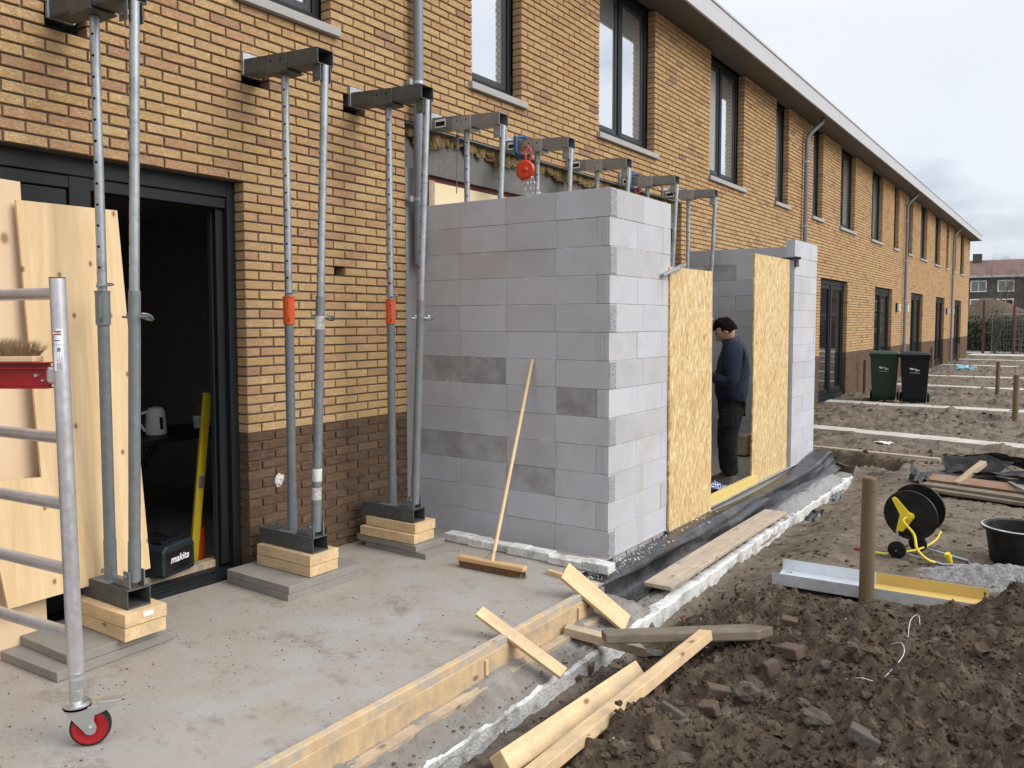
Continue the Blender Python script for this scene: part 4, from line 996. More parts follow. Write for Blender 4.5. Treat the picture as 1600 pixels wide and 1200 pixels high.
# ================================================================ interior of the open house
t = thing('work_radio', 'dark site radio case with white lettering just inside the open doorway', 'radio', (-.20, -.455, .045), R(17))
b = MB(); b.prism([(-.14, 0), (.14, 0), (.145, .02), (.145, .16), (.12, .195), (-.11, .195), (-.145, .165), (-.145, .02)], .15, M_=Matrix.Translation((-.075, 0, 0))); b.build('case', 'navy', t, bevel=.012)
b = MB(); b.box(-.04, .03, -.10, .10, .195, .213); b.build('top_handle', 'black', t, bevel=.008)
b = MB(); b.box(.0745, .078, -.115, .115, .025, .155); b.build('front_panel', 'black', t, bevel=.004)
def text(s, size, mat, parent, M_, name='lettering', ital=0, extrude=.0006):
    c = bpy.data.curves.new('t', 'FONT'); c.body = s; c.size = size; c.align_x = 'CENTER'; c.align_y = 'CENTER'; c.extrude = extrude; c.shear = ital; c.offset = size * .018
    o = bpy.data.objects.new('t', c); C.objects.link(o); dg = bpy.context.evaluated_depsgraph_get(); me = bpy.data.meshes.new_from_object(o.evaluated_get(dg))
    bpy.data.objects.remove(o); me.materials.clear(); me.materials.append(M[mat]); q = bpy.data.objects.new(name, me); C.objects.link(q)
    if parent: q.parent = parent
    q.matrix_local = M_; return q
FX = Matrix(((0, 0, 1, 0), (1, 0, 0, 0), (0, 1, 0, 0), (0, 0, 0, 1)))     # text plane facing +X
text('makita', .062, 'paper', t, Matrix.Translation((.079, 0.0, .10)) @ FX, ital=.25)
t = thing('spirit_level', 'long yellow spirit level leaning inside the doorway', 'level', mat=frame_mat((-.33, -.20, .03), (-.34, -.06, 1.12), up=(1, 0, 0)))
b = MB(); b.box(0, 1.11, -.028, .028, -.012, .012); b.build('bar', 'ochre', t, bevel=.003)
b = MB(); b.box(.48, .56, -.02, .02, .0125, .0145); b.build('vial', 'chrome', t)
t = thing('kettle', 'white electric kettle on the dark table inside the house', 'kettle', (-1.2, .10, .77))
b = MB(); b.lathe([(.075, 0), (.078, .02), (.066, .17), (.05, .195), (.01, .205)], n=24); b.build('body', 'white', t, True)
b = MB(); b.path([(-.01, -.065, .17), (-.01, -.12, .16), (-.01, -.125, .09), (-.01, -.08, .03)], .011, 8); b.build('handle', 'white', t, True)
b = MB(); b.box(.068, .076, -.012, .012, .04, .13); b.build('water_gauge', 'black', t)
t = thing('trestle_table', 'dark trestle table inside the house carrying the kettle', 'table', (-1.25, .45, -.02))
b = MB(); b.box(-.35, .3, -.75, .9, .755, .785); b.build('tabletop', 'black', t)
for yy in (-.6, .75):
    for sx in (-1, 1): b = MB(); b.path([(-.3 * sx, yy, 0), (.28 * sx, yy + .1, .755)], .018, 6); b.build('leg', 'black', t)
b = MB(); b.lathe([(.03, 0), (.038, .09), (.034, .088), (.028, .01)], (-1.15, .42, .786), 16, caps=False); tag(b.build('white_cup', 'white', None, True), 'small white cup on the dark table right of the kettle', 'cup')
b = MB(); b.box(-1.35, -1.1, .55, .85, .786, .93); tag(b.build('cardboard_box', 'timber_old', bevel=.004), 'small cardboard box at the right end of the dark table', 'box')
b = MB(); blob(b, (-.7, -.25, .07), (.18, .22, .10), seed=9); tag(b.build('tool_bag', 'black'), 'dark shapeless tool bag on the floor behind the radio', 'bag')
b = MB(); b.tube((-.42, -.10, .0), (-.42, -.10, .22), .05, .045, n=14); b.tube((-.42, -.10, .22), (-.42, -.10, .28), .03, n=12); tag(b.build('orange_bottle', 'orange', None, True), 'orange bottle beside the yellow spirit level', 'bottle')

# ================================================================ mobile scaffold at the left
sc_ = thing('mobile_scaffold', 'aluminium scaffold end frame on a red castor at the left edge', 'scaffold', (1.262, -1.80, -.05))
ox, oy, oz = 1.262, -1.80, -.05
def LS(p): return (p[0] - ox, p[1] - oy, p[2] - oz)
b = MB(); b.path([LS((1.262, -1.80, .22)), LS((1.243, -1.814, 1.772))], .029, 22); post = b.build('post', 'alu', sc_, True)
b = MB(); b.tube(LS((1.262, -1.80, .12)), LS((1.262, -1.80, .26)), .0265, n=20); b.tube(LS((1.262, -1.80, .235)), LS((1.262, -1.80, .248)), .0305, n=20); b.tube(LS((1.262, -1.80, .175)), LS((1.262, -1.80, .179)), .0275, n=20); b.build('spigot', 'chrome', post, True)
b = MB(); b.tube(LS((1.243, -1.814, 1.772)), LS((1.243, -1.814, 1.7755)), .0292, n=22); b.build('end_cap', 'black', post, True)
rd = Vector((-.995, -.095, 0))
for z in (1.715, 1.162, .905, .652, .40):
    p0 = Vector((1.25, -1.808, z)); b = MB(); b.path([LS(p0), LS(p0 + rd * 1.35)], .0235 if z < 1.5 else .0235, 16); b.build('rung', 'alu', sc_, True)
b = MB(); b.path([LS((1.25 - 1.35, -1.808 - .13, .1)), LS((1.25 - 1.35, -1.808 - .13, 1.77))], .029, 16); b.build('post', 'alu', sc_, True)
# sticker wrapped on the post
lab = MB(); Rr = .0296; cz = 1.50
for i in range(6):
    a0 = R(-76) + R(66) * i / 6; a1 = R(-76) + R(66) * (i + 1) / 6
    lab.add([(Rr * math.cos(a), Rr * math.sin(a), z) for a in (a0, a1) for z in (-.076, .082)], [(0, 2, 3, 1)])
so = lab.build('sticker', 'paper', post, True); so.location = LS((1.246, -1.811, cz))
def arc_patch(a0, a1, z0, z1, mat, r=.0299):
    m = MB(); n_ = 5
    for i in range(n_):
        b0 = R(a0 + (a1 - a0) * i / n_); b1 = R(a0 + (a1 - a0) * (i + 1) / n_); m.add([(r * math.cos(a), r * math.sin(a), z) for a in (b0, b1) for z in (z0, z1)], [(0, 2, 3, 1)])
    o = m.build('sticker_print', mat, so); return o
arc_patch(-70, -22, .058, .074, 'red'); arc_patch(-70, -30, .036, .039, 'black'); arc_patch(-70, -20, .020, .022, 'wire'); arc_patch(-52, -28, -.004, .010, 'galvdark'); arc_patch(-50, -44, -.040, -.036, 'black')
for i in range(7): arc_patch(-56, -22, -.05 - i * .0035, -.0485 - i * .0035, 'wire')
text('altrex', .012, 'paper', post, Matrix.Translation(Vector(LS((1.246, -1.811, 1.566))) + Vector((.0304 * math.cos(R(-46)), .0304 * math.sin(R(-46)), 0))) @ Matrix.Rotation(R(-46), 4, 'Z') @ FX)
# castor
b = MB(); b.lathe([(.040, .163), (.051, .168), (.051, .175), (.033, .186)], (0, 0, 0), 26); b.build('swivel_ring', 'chrome', sc_, True)
b = MB(); b.lathe([(.050, .158), (.052, .164)], (0, 0, 0), 26); b.build('swivel_gap', 'hole', sc_, True)
cd = Vector((.62, .785, 0)).normalized(); cn = Vector((cd.y, -cd.x, 0))    # rolling direction, axle
CM = Matrix((cd, cn, Vector((0, 0, 1)))).transposed().to_4x4()
wc = Vector((.046, 0, .0755))
b = MB(); mw_ = CM @ Matrix.Translation(wc) @ Matrix.Rotation(R(90), 4, 'X')
b.lathe([(.064, -.019), (.0735, -.015), (.0755, 0), (.0735, .015), (.064, .019)], n=36, M_=mw_, caps=False); wh = b.build('wheel', 'tyre', sc_, True)
b = MB(); b.lathe([(.008, -.015), (.038, -.012), (.058, -.0175), (.066, -.0185), (.068, -.016), (.068, .016), (.058, .0175), (.008, .015)], n=36, M_=mw_); b.build('rim', 'red', wh, True)
for sgn in (-1, 1):
    b = MB(); poly = [(-.048, .160), (.045, .160), (.135, .172), (.145, .160), (.092, .136), (.066, .128), (.062, .105), (.072, .080), (.066, .058), (.050, .050), (.033, .055), (.022, .072)]
    b.add([CM @ Vector((u, sgn * .026 + d * .0018, v)) for d in (-1, 1) for u, v in poly], [tuple(range(12)), tuple(range(12, 24))[::-1]] + [(i, 12 + i, 12 + (i + 1) % 12, (i + 1) % 12) for i in range(12)])
    b.build('fork', 'chrome', sc_)
b = MB(); b.box(-.046, .142, -.028, .028, .158, .163, M_=CM); b.box(.08, .158, -.022, .022, .164, .176, M_=CM); b.build('brake_pedal', 'chrome', sc_, bevel=.002)
b = MB(); a_ = CM @ wc; b.tube(a_ - cn * .036, a_ + cn * .036, .009, n=12); b.build('axle', 'chrome', sc_, True)
# red brace hooked on the post
bd = Vector((-.90, -.42, -.012)).normalized(); p0 = Vector((1.215, -1.835, 1.405))
BMx = frame_mat(p0, p0 + bd)
br = thing('scaffold_brace', 'red steel platform brace clipped to the scaffold post', 'brace', mat=BMx)
b = MB(); b.box(.0, 1.1, -.004, .004, -.045, .045); b.box(.0, 1.1, -.03, .03, .0455, .050); b.box(.0, 1.1, -.03, .03, -.050, -.0455); b.box(.0, 1.1, .004, .022, .024, .030); b.build('channel', 'red', br, bevel=.002)
b = MB(); b.box(-.055, .012, -.02, .016, -.035, .035); b.build('claw', 'chrome', br, bevel=.012)
for (u, v, r_) in ((.055, .0, .009), (.028, -.02, .006)):
    b = MB(); b.tube((u, .004, v), (u, .014, v), r_, r_ * .7, n=12); b.tube((u, -.004, v), (u, -.014, v), r_, r_ * .7, n=12); b.build('bolt', 'chrome', br, True)
# hand brush on the brace
hb = thing('hand_brush', 'soft hand brush lying bristles-up on the red brace', 'brush', mat=BMx @ Matrix.Translation((.05, 0, .0515)))
b = MB(); b.box(.0, .5, -.028, .028, 0, .022); b.build('brush_head', 'handlewood', hb, bevel=.004)
b = MB()
for i in range(1500):
    u = random.uniform(.01, .49); v = random.uniform(-.024, .024); l = random.uniform(.065, .085); fl = (-.055 if u < .06 else -.012) * random.uniform(.3, 1.5); s_ = v * .8
    if u < .12: fl = -.06 * (1 - u / .12) * random.uniform(.5, 1.2)
    p0_ = Vector((u, v, .02)); p1_ = Vector((u + fl, v + s_ + random.uniform(-.01, .01), .02 + l - abs(fl) * .5)); w_ = Vector((.0011, .0006, 0)); b.add([p0_ - w_, p0_ + w_, p1_ + w_ * .4], [(0, 1, 2)])
stuff(b.build('bristles', 'bristle2', hb))

# ================================================================ broom
bt = thing('push_broom', 'wide brown-bristled broom leaning its wooden handle on the block wall', 'broom', (1.285, .925, -.05), R(3))
b = MB(); b.box(-.26, .26, -.03, .03, .045, .078); b.build('broom_head', 'broomwood', bt, bevel=.008)
b = MB()
for i in range(2600):
    u = random.uniform(-.25, .25); v = random.uniform(-.024, .024); l = .052
    p0_ = Vector((u, v, .05)); p1_ = Vector((u + random.uniform(-.006, .01) + .02 * (u > .22), v - .012 + random.uniform(-.008, .008), max(.001, .05 - l))); w_ = Vector((.0014, 0, 0)); b.add([p0_ - w_, p0_ + w_, p1_ + w_ * .5], [(0, 1, 2)])
stuff(b.build('bristles', 'bristle', bt))
inv = Matrix.LocRotScale(Vector((1.285, .925, -.05)), Matrix.Rotation(R(3), 3, 'Z'), None).inverted()
h0, h1 = inv @ Vector((1.285, .93, .015)), inv @ Vector((1.128, 1.656, 1.325))
b = MB(); b.path([h0, h0.lerp(h1, .5), h1], .0128, 14); b.build('handle', 'handlewood', bt, True)
b = MB(); hm = h0.lerp(h1, .06)
for sx in (-1, 1): b.path([hm, (h0[0] + .055 * sx, h0[1], .082)], .003, 6)
b.build('brace_wire', 'galvdark', bt)

# ================================================================ loose timber in the foreground
g_ = 'loose timbers lying at the slab edge'
plank('plank', 'timber', (1.872, .005, .085), (2.345, .085, -.165), .07, .022, 'narrow pale plank tilted over the formwork edge towards two dark bricks', 'plank', roll=R(22), bevel=.002)
plank('plank', 'timber', (1.94, .775, .118), (2.262, .965, -.20), .135, .022, 'wide pale plank tilted off the slab corner beside the black membrane', 'plank', roll=R(32), bevel=.002)
plank('timber_offcut', 'timber_old', (2.075, .56, -.125), (2.505, .655, -.175), .075, .05, 'short mitred timber offcut, half grey with cement, between the two tilted planks', 'timber', ends=(0, -.07))
plank('beam', 'timber', (2.655, -.95, -.035), (2.700, .12, -.045), .075, .095, 'thick square timber beam lying lowest in the foreground', 'beam', roll=R(-42), bevel=.005)
plank('batten', 'timber', (2.80, -1.75, -.055), (2.905, .56, .028), .068, .05, 'long clean batten resting across the dark board', 'batten', roll=R(-8), bevel=.003)
b = MB(); poly = [(0, -.10), (.78, -.13), (.90, .0), (.80, .13), (0, .09)]
b.add([(u, v, 0) for u, v in poly] + [(u, v, -.05) for u, v in poly], [(0, 1, 2, 3, 4), (9, 8, 7, 6, 5)] + [(i, 5 + i, 5 + (i + 1) % 5, (i + 1) % 5) for i in range(5)])
o = b.build('dark_board', 'darkwood', bevel=.008); o.matrix_world = frame_mat((2.42, .36, -.025), (3.22, .93, -.0), R(-13)); tag(o, 'wide dusty board propped on a stone with the long batten on top', 'board')

# ================================================================ rubble
def lump(name, x, y, s, mat, label, seed, cat='stone', dz=0, rz=0, box_=False, amp=.22, tilt=(0, 0)):
    b = MB()
    if box_:
        rr = random.Random(seed); n_ = 1; q = lambda: rr.uniform(-.12, .12)
        vs = [((x_ + q() * .5) * s[0], (y_ + q() * .5) * s[1], (z_ + q() * .5) * s[2]) for x_ in (-1, 1) for y_ in (-1, 1) for z_ in (-1, 1)]
        b.add(vs, [(0, 1, 3, 2), (4, 6, 7, 5), (0, 4, 5, 1), (2, 3, 7, 6), (0, 2, 6, 4), (1, 5, 7, 3)]); o = b.build(name, mat, bevel=.007)
    else:
        blob(b, (0, 0, 0), s, seed=seed, sub=3, amp=amp); o = b.build(name, mat, None, False)
    o.location = (x, y, gh(x, y) + s[2] * .55 + dz); o.rotation_euler = (tilt[0], tilt[1], rz); return tag(o, label, cat)
def gp(px_x, px_y, z=-.2):
    d = fwd + right * ((px_x - 800) / 1287.9) + upv * ((576.2 - px_y) / 1287.9); c = cam_o.location
    for _ in range(12):
        t_ = (z - c.z) / d.z; p = c + d * t_; z = .5 * z + .5 * float(ground_h(np.array([p.x]), np.array([p.y]), False)[0])
    return p.x, p.y
items = [(1000, 972, (.085, .055, .055), 'stonegrey', 'rounded grey-brown stone between the wide tilted plank and the white polystyrene', 0, 0, 'stone'),
    (912, 1042, (.055, .035, .028), 'brickred', 'dark brown half brick lying at the end of the narrow tilted plank', 1, 20, 'brick'),
    (893, 1058, (.05, .028, .025), 'brickred', 'dark brick piece standing below the narrow tilted plank', 1, 70, 'brick'),
    (1168, 1008, (.058, .045, .05), 'stone', 'upright round stone propping the right end of the dusty board', 0, 0, 'stone'),
    (1178, 1066, (.085, .04, .04), 'stone', 'long leaning stone in the middle of the rubble', 0, -50, 'stone'),
    (1236, 1030, (.055, .038, .03), 'brickred', 'brown brick half right of the dusty board end', 1, -20, 'brick'),
    (1233, 972, (.045, .035, .028), 'brickred', 'small brown brick behind the right end of the dusty board', 1, 10, 'brick'),
    (1122, 1082, (.055, .032, .026), 'brickred', 'reddish brick piece below the long leaning stone', 1, 35, 'brick'),
    (1108, 1100, (.04, .03, .025), 'brickred', 'flat reddish brick fragment nearest the long batten in the rubble', 1, 0, 'brick'),
    (1165, 1092, (.065, .05, .045), 'stone', 'broad brown stone under the long leaning stone', 0, 15, 'stone'),
    (1205, 1060, (.035, .025, .035), 'brickred', 'pointed orange-brown brick shard beside the long leaning stone', 1, 50, 'brick'),
    (1048, 1112, (.06, .018, .04), 'stonegrey', 'upright grey and brown shard next to the batten', 1, -10, 'shard'),
    (1012, 1112, (.035, .025, .02), 'brickred', 'small orange brick chip left of the upright shard', 1, 30, 'brick'),
    (1022, 1082, (.035, .03, .025), 'brickred', 'dark brick lump half hidden behind the batten', 1, 10, 'brick'),
    (1291, 1053, (.04, .032, .03), 'stone', 'roundish brown stone right of the brick half in the soil heap', 0, 0, 'stone'),
    (1258, 1095, (.038, .03, .022), 'stonegrey', 'small pale stone in the middle of the soil heap', 0, 0, 'stone'),
    (1275, 1128, (.065, .05, .035), 'stone', 'large mossy lump of earth and stone in the centre foreground', 0, 0, 'stone'),
    (1350, 1158, (.055, .04, .025), 'stonegrey', 'angular stone near the bottom edge of the soil heap', 1, 0, 'stone'),
    (1062, 1178, (.065, .04, .022), 'stone', 'flat brown stone at the bottom beside the battens', 0, 20, 'stone'),
    (1330, 1030, (.03, .028, .025), 'stone', 'small dark stone high in the soil heap', 0, 0, 'stone'),
    (1170, 910, (.02, .015, .008), 'red', 'small pinkish-red scrap at the mouth of the little hole by the polystyrene', 0, 0, 'scrap'),
    (1020, 1010, (.09, .05, .02), 'stonegrey', 'flat pale concrete lump under the left end of the dusty board', 0, 0, 'stone')]
for i, (a, c, s, m, lb, bx_, rz, ct) in enumerate(items):
    if i == 20: a, c = 1066, 955
    x, y = gp(a, c + 8); lump('brick_fragment' if ct == 'brick' else ct, x, y, s, m, lb, 30 + i, ct, 0, R(rz), bool(bx_), tilt=(random.uniform(-.3, .3), random.uniform(-.3, .3)))
# clods over the dug soil
def pos_clod(n):
    x = U(2.3, 5.0, n); y = U(-2.2, 2.4, n); k = U(0, 1, n) < wetness(x, y); x, y = x[k], y[k]; return np.stack([x, y, ground_h(x, y) + .0005], -1)
stuff(crumbs('soil_clods', 'clod', 52000, pos_clod, lambda n: .0022 + .016 * U(0, 1, n) ** 4.5, .85))
b = MB()
for i in range(230):
    while True:
        x = random.uniform(2.5, 4.9); y = random.uniform(-2.0, 2.2)
        if random.random() < float(wetness(np.array([x]), np.array([y]))[0]): break
    s_ = .011 + .036 * random.random() ** 2.6; blob(b, (x, y, gh(x, y) + s_ * .25), (s_ * random.uniform(.8, 1.3), s_ * random.uniform(.8, 1.2), s_ * .75), seed=500 + i, sub=2, amp=.42)
stuff(b.build('soil_clods', 'clod'))
def pos_gar(n): y = 2.2 + 34 * U(0, 1, n) ** 1.7; x = np.where(y < 7.3, U(2.35, 6.5, n), U(.1, 7.5, n)); return np.stack([x, y, ground_h(x, y) - .002], -1)
stuff(crumbs('soil_clods', 'clod', 14000, pos_gar, lambda n: .003 + .028 * U(0, 1, n) ** 4, .6))
def pos_lump(n): y = 7.5 + 30 * U(0, 1, n) ** 1.4; x = U(.1, 7.5, n); k = vnoise(x * 1.1, y * 2.1) + .5 * vnoise(x * 4, y * 6) > .08; x, y = x[k], y[k]; return np.stack([x, y, ground_h(x, y) + .004], -1)
stuff(crumbs('soil_clods', 'clod', 9000, pos_lump, lambda n: .016 + .045 * U(0, 1, n) ** 3, .5))
def pos_any(n): x = U(2.35, 5, n); y = U(-2, 6.5, n); return np.stack([x, y, ground_h(x, y) + .004], -1)
stuff(crumbs('white_chips', 'whitechip', 260, pos_any, lambda n: .002 + .009 * U(0, 1, n) ** 3, .4))
# wires in the soil
def wire(pts, r, mat, label, name='wire'):
    b = MB(); P3 = []
    for a, c, dz in pts:
        x, y = gp(a, c); P3.append(Vector((x, y, gh(x, y) + dz)))
    P4 = []
    for i in range(len(P3) - 1):
        for k in range(6):
            t = k / 6; p_1 = P3[max(i - 1, 0)]; p0 = P3[i]; p1 = P3[i + 1]; p2 = P3[min(i + 2, len(P3) - 1)]
            P4.append(.5 * ((2 * p0) + (p1 - p_1) * t + (2 * p_1 - 5 * p0 + 4 * p1 - p2) * t * t + (3 * p0 - p_1 - 3 * p1 + p2) * t ** 3))
    P4.append(P3[-1]); b.path(P4, r, 6); return tag(b.build(name, mat, None, True), label, 'wire')
wire([(1318, 1092, .005), (1345, 1092, .02), (1372, 1085, .03), (1398, 1065, .04), (1412, 1040, .05), (1408, 1020, .05), (1393, 1012, .02)], .0014, 'paper', 'long pale wire arching out of the soil heap')
wire([(1418, 1003, .0), (1422, 988, .05), (1434, 978, .06), (1437, 990, .02)], .0012, 'paper', 'small pale wire loop at the top of the soil heap')
wire([(790, 1152, .01), (792, 1130, .03), (812, 1100, .05), (840, 1078, .05), (868, 1060, .03)], .005, 'concrete', 'grey cable curving along the polystyrene near the beam', 'cable')

# ================================================================ garden objects
def post(px_, py_, h, r, label, rng_=None):
    x, y = px_, py_; b = MB(); b.path([(0, 0, -.25), (.002, 0, h * .5), (.004, .003, h - .012)], [r, r, r * .98], 20); b.tube((.004, .003, h - .012), (.004, .003, h), r * .98, r * .86, n=20)
    o = b.build('wooden_post', 'postwood', None, True); o.location = (x, y, -.14); return tag(o, label, 'post', 'round wooden garden posts')
post(3.40, 1.97, .79, .044, 'round wooden post nearest the camera, standing in front of the metal channel')
post(3.58, 13.04, .83, .045, 'round wooden post at the right edge beyond the cable reel')
post(2.92, 18.64, .81, .045, 'round wooden post behind and left of the right edge one')
post(.17, 17.98, .80, .045, 'round wooden post near the facade behind the green bin')
post(.07, 29.8, .80, .045, 'round wooden post near the facade by the light blue bag')
post(-.01 + .1, 37.3, .75, .05, 'farthest round wooden post beside the last door of the terrace')
# metal channel
ch = thing('metal_channel', 'galvanised U-channel lying on the soil, its far inside half yellow', 'channel', mat=frame_mat((2.815, 1.975, -.125), (3.98, 2.09, -.14)))
b = MB(); b.box(0, 1.25, -.002, 0, .0, .075); b.box(0, 1.25, .0, .36, -.003, 0); b.box(0, 1.25, .36, .362, 0, .075); b.build('profile', 'channel', ch)
b = MB(); b.box(.60, 1.248, .3585, .3597, .001, .0745); b.box(.60, 1.248, .012, .3583, .0004, .0016); b.build('yellow_half', 'yellowhalf', ch)  # inside of the far half coloured yellow
text('112', .03, 'black', ch, Matrix.Translation((.05, .31, .002)) @ Matrix.Rotation(R(10), 4, 'Z'), extrude=.0003)
# cable reel
RX, RY = 3.50, 3.17
rl = thing('cable_reel', 'black cable reel with yellow arm and cable on a small wheeled stand', 'cable reel', (RX, RY, -.13))
ax = Vector((.12, .985, .10)).normalized(); rc = Vector((-.03, .03, .325)); rs = ax.cross(Vector((0, 0, 1))).normalized(); ru = rs.cross(ax)
def AM(c): m = Matrix((rs, ru, ax)).transposed().to_4x4(); m.translation = c; return m
for nm, off in (('front_disc', -.055), ('rear_disc', .14)):
    b = MB(); b.lathe([(.02, -.004), (.12, -.004), (.125, -.008), (.170, -.006), (.184, -.009), (.188, 0), (.184, .009), (.02, .006)], n=48, M_=AM(rc + ax * off)); b.build(nm, 'black', rl, True)
b = MB(); b.lathe([(.10, -.05), (.10, .135)], n=32, M_=AM(rc)); b.build('drum', 'black', rl, True)
b = MB()
poly = [(-.165, .17), (-.145, .185), (-.12, .175), (-.02, .04), (.03, .03), (.04, -.01), (.01, -.045), (-.045, -.13), (-.10, -.15), (-.075, -.02)]
poly = [(-.125, .118), (-.105, .130), (-.085, .120), (-.005, .030), (.025, .020), (.034, -.004), (.020, -.028), (-.045, -.125), (-.095, -.128), (-.068, .0)]
mm = AM(rc - ax * .082); k = len(poly); b.add([mm @ Vector((u, v, d)) for d in (0, .016) for u, v in poly], [tuple(range(k)), tuple(range(k, 2 * k))[::-1]] + [(i, k + i, k + (i + 1) % k, (i + 1) % k) for i in range(k)])
# keep the arm on the camera side with its top to the left
b.build('arm', 'yellow', rl, bevel=.004)
b = MB(); b.tube(mm @ Vector((0, 0, -.022)), mm @ Vector((0, 0, 0)), .024, n=18); b.build('hub', 'yellow', rl, True)
c0 = mm @ Vector((-.012, -.002, -.03)); gz = .012
def cat(pts, n_=8):
    P3 = [Vector(p) for p in pts]; out = []
    for i in range(len(P3) - 1):
        for k_ in range(n_):
            t = k_ / n_; a, b0, c, d = P3[max(i - 1, 0)], P3[i], P3[i + 1], P3[min(i + 2, len(P3) - 1)]
            out.append(.5 * ((2 * b0) + (c - a) * t + (2 * a - 5 * b0 + 4 * c - d) * t * t + (3 * b0 - a - 3 * c + d) * t ** 3))
    return out + [P3[-1]]
b = MB(); b.path(cat([c0, c0 + Vector((-.015, -.02, -.03)), (.0, -.10, .20), (.03, -.13, .10), (.10, -.11, .03), (.16, -.08, gz)]), .0095, 10); b.build('cable', 'yellow', rl, True)
b = MB(); b.path(cat([(-.36, -.02, gz), (-.2, -.04, gz), (-.08, -.03, gz + .03), (.02, .05, gz + .05), (.10, .2, .10), (.13, .28, .16)]), .008, 8); b.build('cable', 'yellow', rl, True)
b = MB(); b.tube((.23, -.03, .015), (.215, -.06, .085), .019, n=14); b.tube((.21, -.02, .05), (.22, -.03, .062), .024, n=14); b.build('plug', 'yellow', rl, True)
fp = [(-.10, -.03, .04), (.19, -.10, .012), (.36, -.02, .012), (.33, .10, .012), (.06, .13, .05)]
b = MB(); b.path(fp, .0085, 8); b.path([(-.10, -.03, .04), mm @ Vector((-.09, -.12, .01))], .009, 8); b.path([(.06, .13, .05), rc + ax * .16], .009, 8); b.build('stand_frame', 'galv', rl, True)
for (cx_, cy_, cz_) in ((-.115, -.065, .06), (.0, .10, .09)):
    b = MB(); b.lathe([(.01, -.02), (.045, -.016), (.062, -.014), (.064, 0), (.062, .014), (.045, .016), (.01, .02)], n=28, M_=AM(Vector((cx_, cy_, cz_)))); w_ = b.build('wheel', 'black', rl, True)
    b = MB(); b.tube(Vector((cx_, cy_, cz_)) - ax * .026, Vector((cx_, cy_, cz_)) - ax * .018, .006, n=10); b.build('axle_cap', 'galv', w_, True)
b = MB(); b.box(-.42, -.36, -.03, -.0, .0, .02); b.build('red_connector', 'red', rl, bevel=.005)
# string line from the pier to the right edge across the reel
b = MB(); pts = [(1.8, 6.2, .35), (3.2, 3.6, .41), (5.6, 2.4, .30)]
# mortar tub
tb_ = thing('mortar_tub', 'black plastic mortar tub standing on the soil at the right edge', 'tub', (4.14, 3.45, -.15))
b = MB(); b.lathe([(.175, 0), (.185, .01), (.225, .27), (.255, .275), (.258, .288), (.235, .293), (.218, .285), (.178, .03), (.01, .025)], n=40, caps=False); b.lathe([(.001, .0), (.175, .0)], n=40, caps=False); b.build('tub_body', 'black', tb_, True)
b = MB(); b.lathe([(.238, .2936), (.254, .2896)], n=40, caps=False); b.lathe([(.216, .22), (.214, .20)], n=40, caps=False); b.build('mortar_splash', 'glue', tb_, True)
stuff(grid_mesh('gravel_heap', np.arange(3.55, 5.6, .018), np.arange(2.52, 3.20, .018), lambda x, y: -.17 + .17 * np.exp(-((x - 4.6) / .95) ** 4 - ((y - 2.86) / .22) ** 2) + fbm(x, y, 26, 3, .6) * .028, 'gravel'))
# pile of black foil and old wood
b = MB(); 
def sheet(b, corners, n=16, amp=.04, seed=0, f=2.5):
    P = [Vector(c) for c in corners]; vs = []; rr = seed * 13.7
    for i in range(n + 1):
        for j in range(n + 1):
            u, v = i / n, j / n; p = (P[0] * (1 - u) + P[1] * u) * (1 - v) + (P[3] * (1 - u) + P[2] * u) * v
            a = float(fbm(np.array([u * f + rr]), np.array([v * f]), 1.7, 4, .55)[0]); a2 = float(fbm(np.array([u * f + rr + 5]), np.array([v * f + 9]), 1.7, 3, .55)[0])
            vs.append((p.x + a2 * amp, p.y + a * amp * .6, p.z + a * amp * 1.6))
    fs = [(i * (n + 1) + j, (i + 1) * (n + 1) + j, (i + 1) * (n + 1) + j + 1, i * (n + 1) + j + 1) for i in range(n) for j in range(n)]; b.add(vs, fs)
sheet(b, [(3.25, 6.7, .14), (4.0, 6.35, .20), (4.9, 6.0, .0), (4.6, 6.9, .05)], amp=.055, seed=1, f=1.4); sheet(b, [(3.25, 6.7, .14), (4.0, 6.35, .20), (3.75, 6.35, -.02), (3.3, 6.5, -.05)], amp=.05, seed=2, f=1.6)
sheet(b, [(3.2, 6.3, .02), (3.9, 6.05, .10), (5.0, 5.7, .02), (4.6, 6.3, .12)], amp=.05, seed=14, f=1.5); sheet(b, [(2.95, 6.55, -.09), (3.3, 6.6, .0), (4.9, 6.1, .0), (4.7, 5.8, -.1)], amp=.045, seed=3, f=1.5)
o = b.build('foil_heap', 'blackfoil', None, True, sharp=False); tag(o, 'crumpled heap of black foil thrown over old timber', 'foil')
b = MB(); sheet(b, [(2.93, 6.32, -.11), (3.18, 6.25, -.12), (3.12, 6.6, -.12), (2.95, 6.55, -.02)], amp=.07, seed=5); tag(b.build('foil_scrap', 'blackfoil', None, True, sharp=False), 'small scrap of black foil left of the foil heap', 'foil')
plank('old_board', 'darkwood', (3.15, 5.95, -.06), (4.7, 5.45, -.03), .16, .03, 'grey old board in front of the foil heap', 'board')
plank('old_board', 'oldred', (3.2, 6.15, -.02), (4.6, 5.72, .0), .14, .03, 'reddish brown old board between the grey board and the foil', 'board', roll=R(20))
plank('old_board', 'darkwood', (3.25, 5.78, -.08), (4.8, 5.32, -.07), .10, .03, 'lowest grey lath nearest the camera in the old wood pile', 'board')
plank('wooden_stake', 'timber_old', (3.45, 6.0, -.03), (3.66, 6.35, .16), .07, .05, 'short pale stake holding up the front of the black foil', 'stake')
plank('metal_lath', 'galvdark', (3.92, 6.0, .03), (4.25, 5.45, -.03), .04, .015, 'narrow grey lath lying across the old wood pile', 'lath')
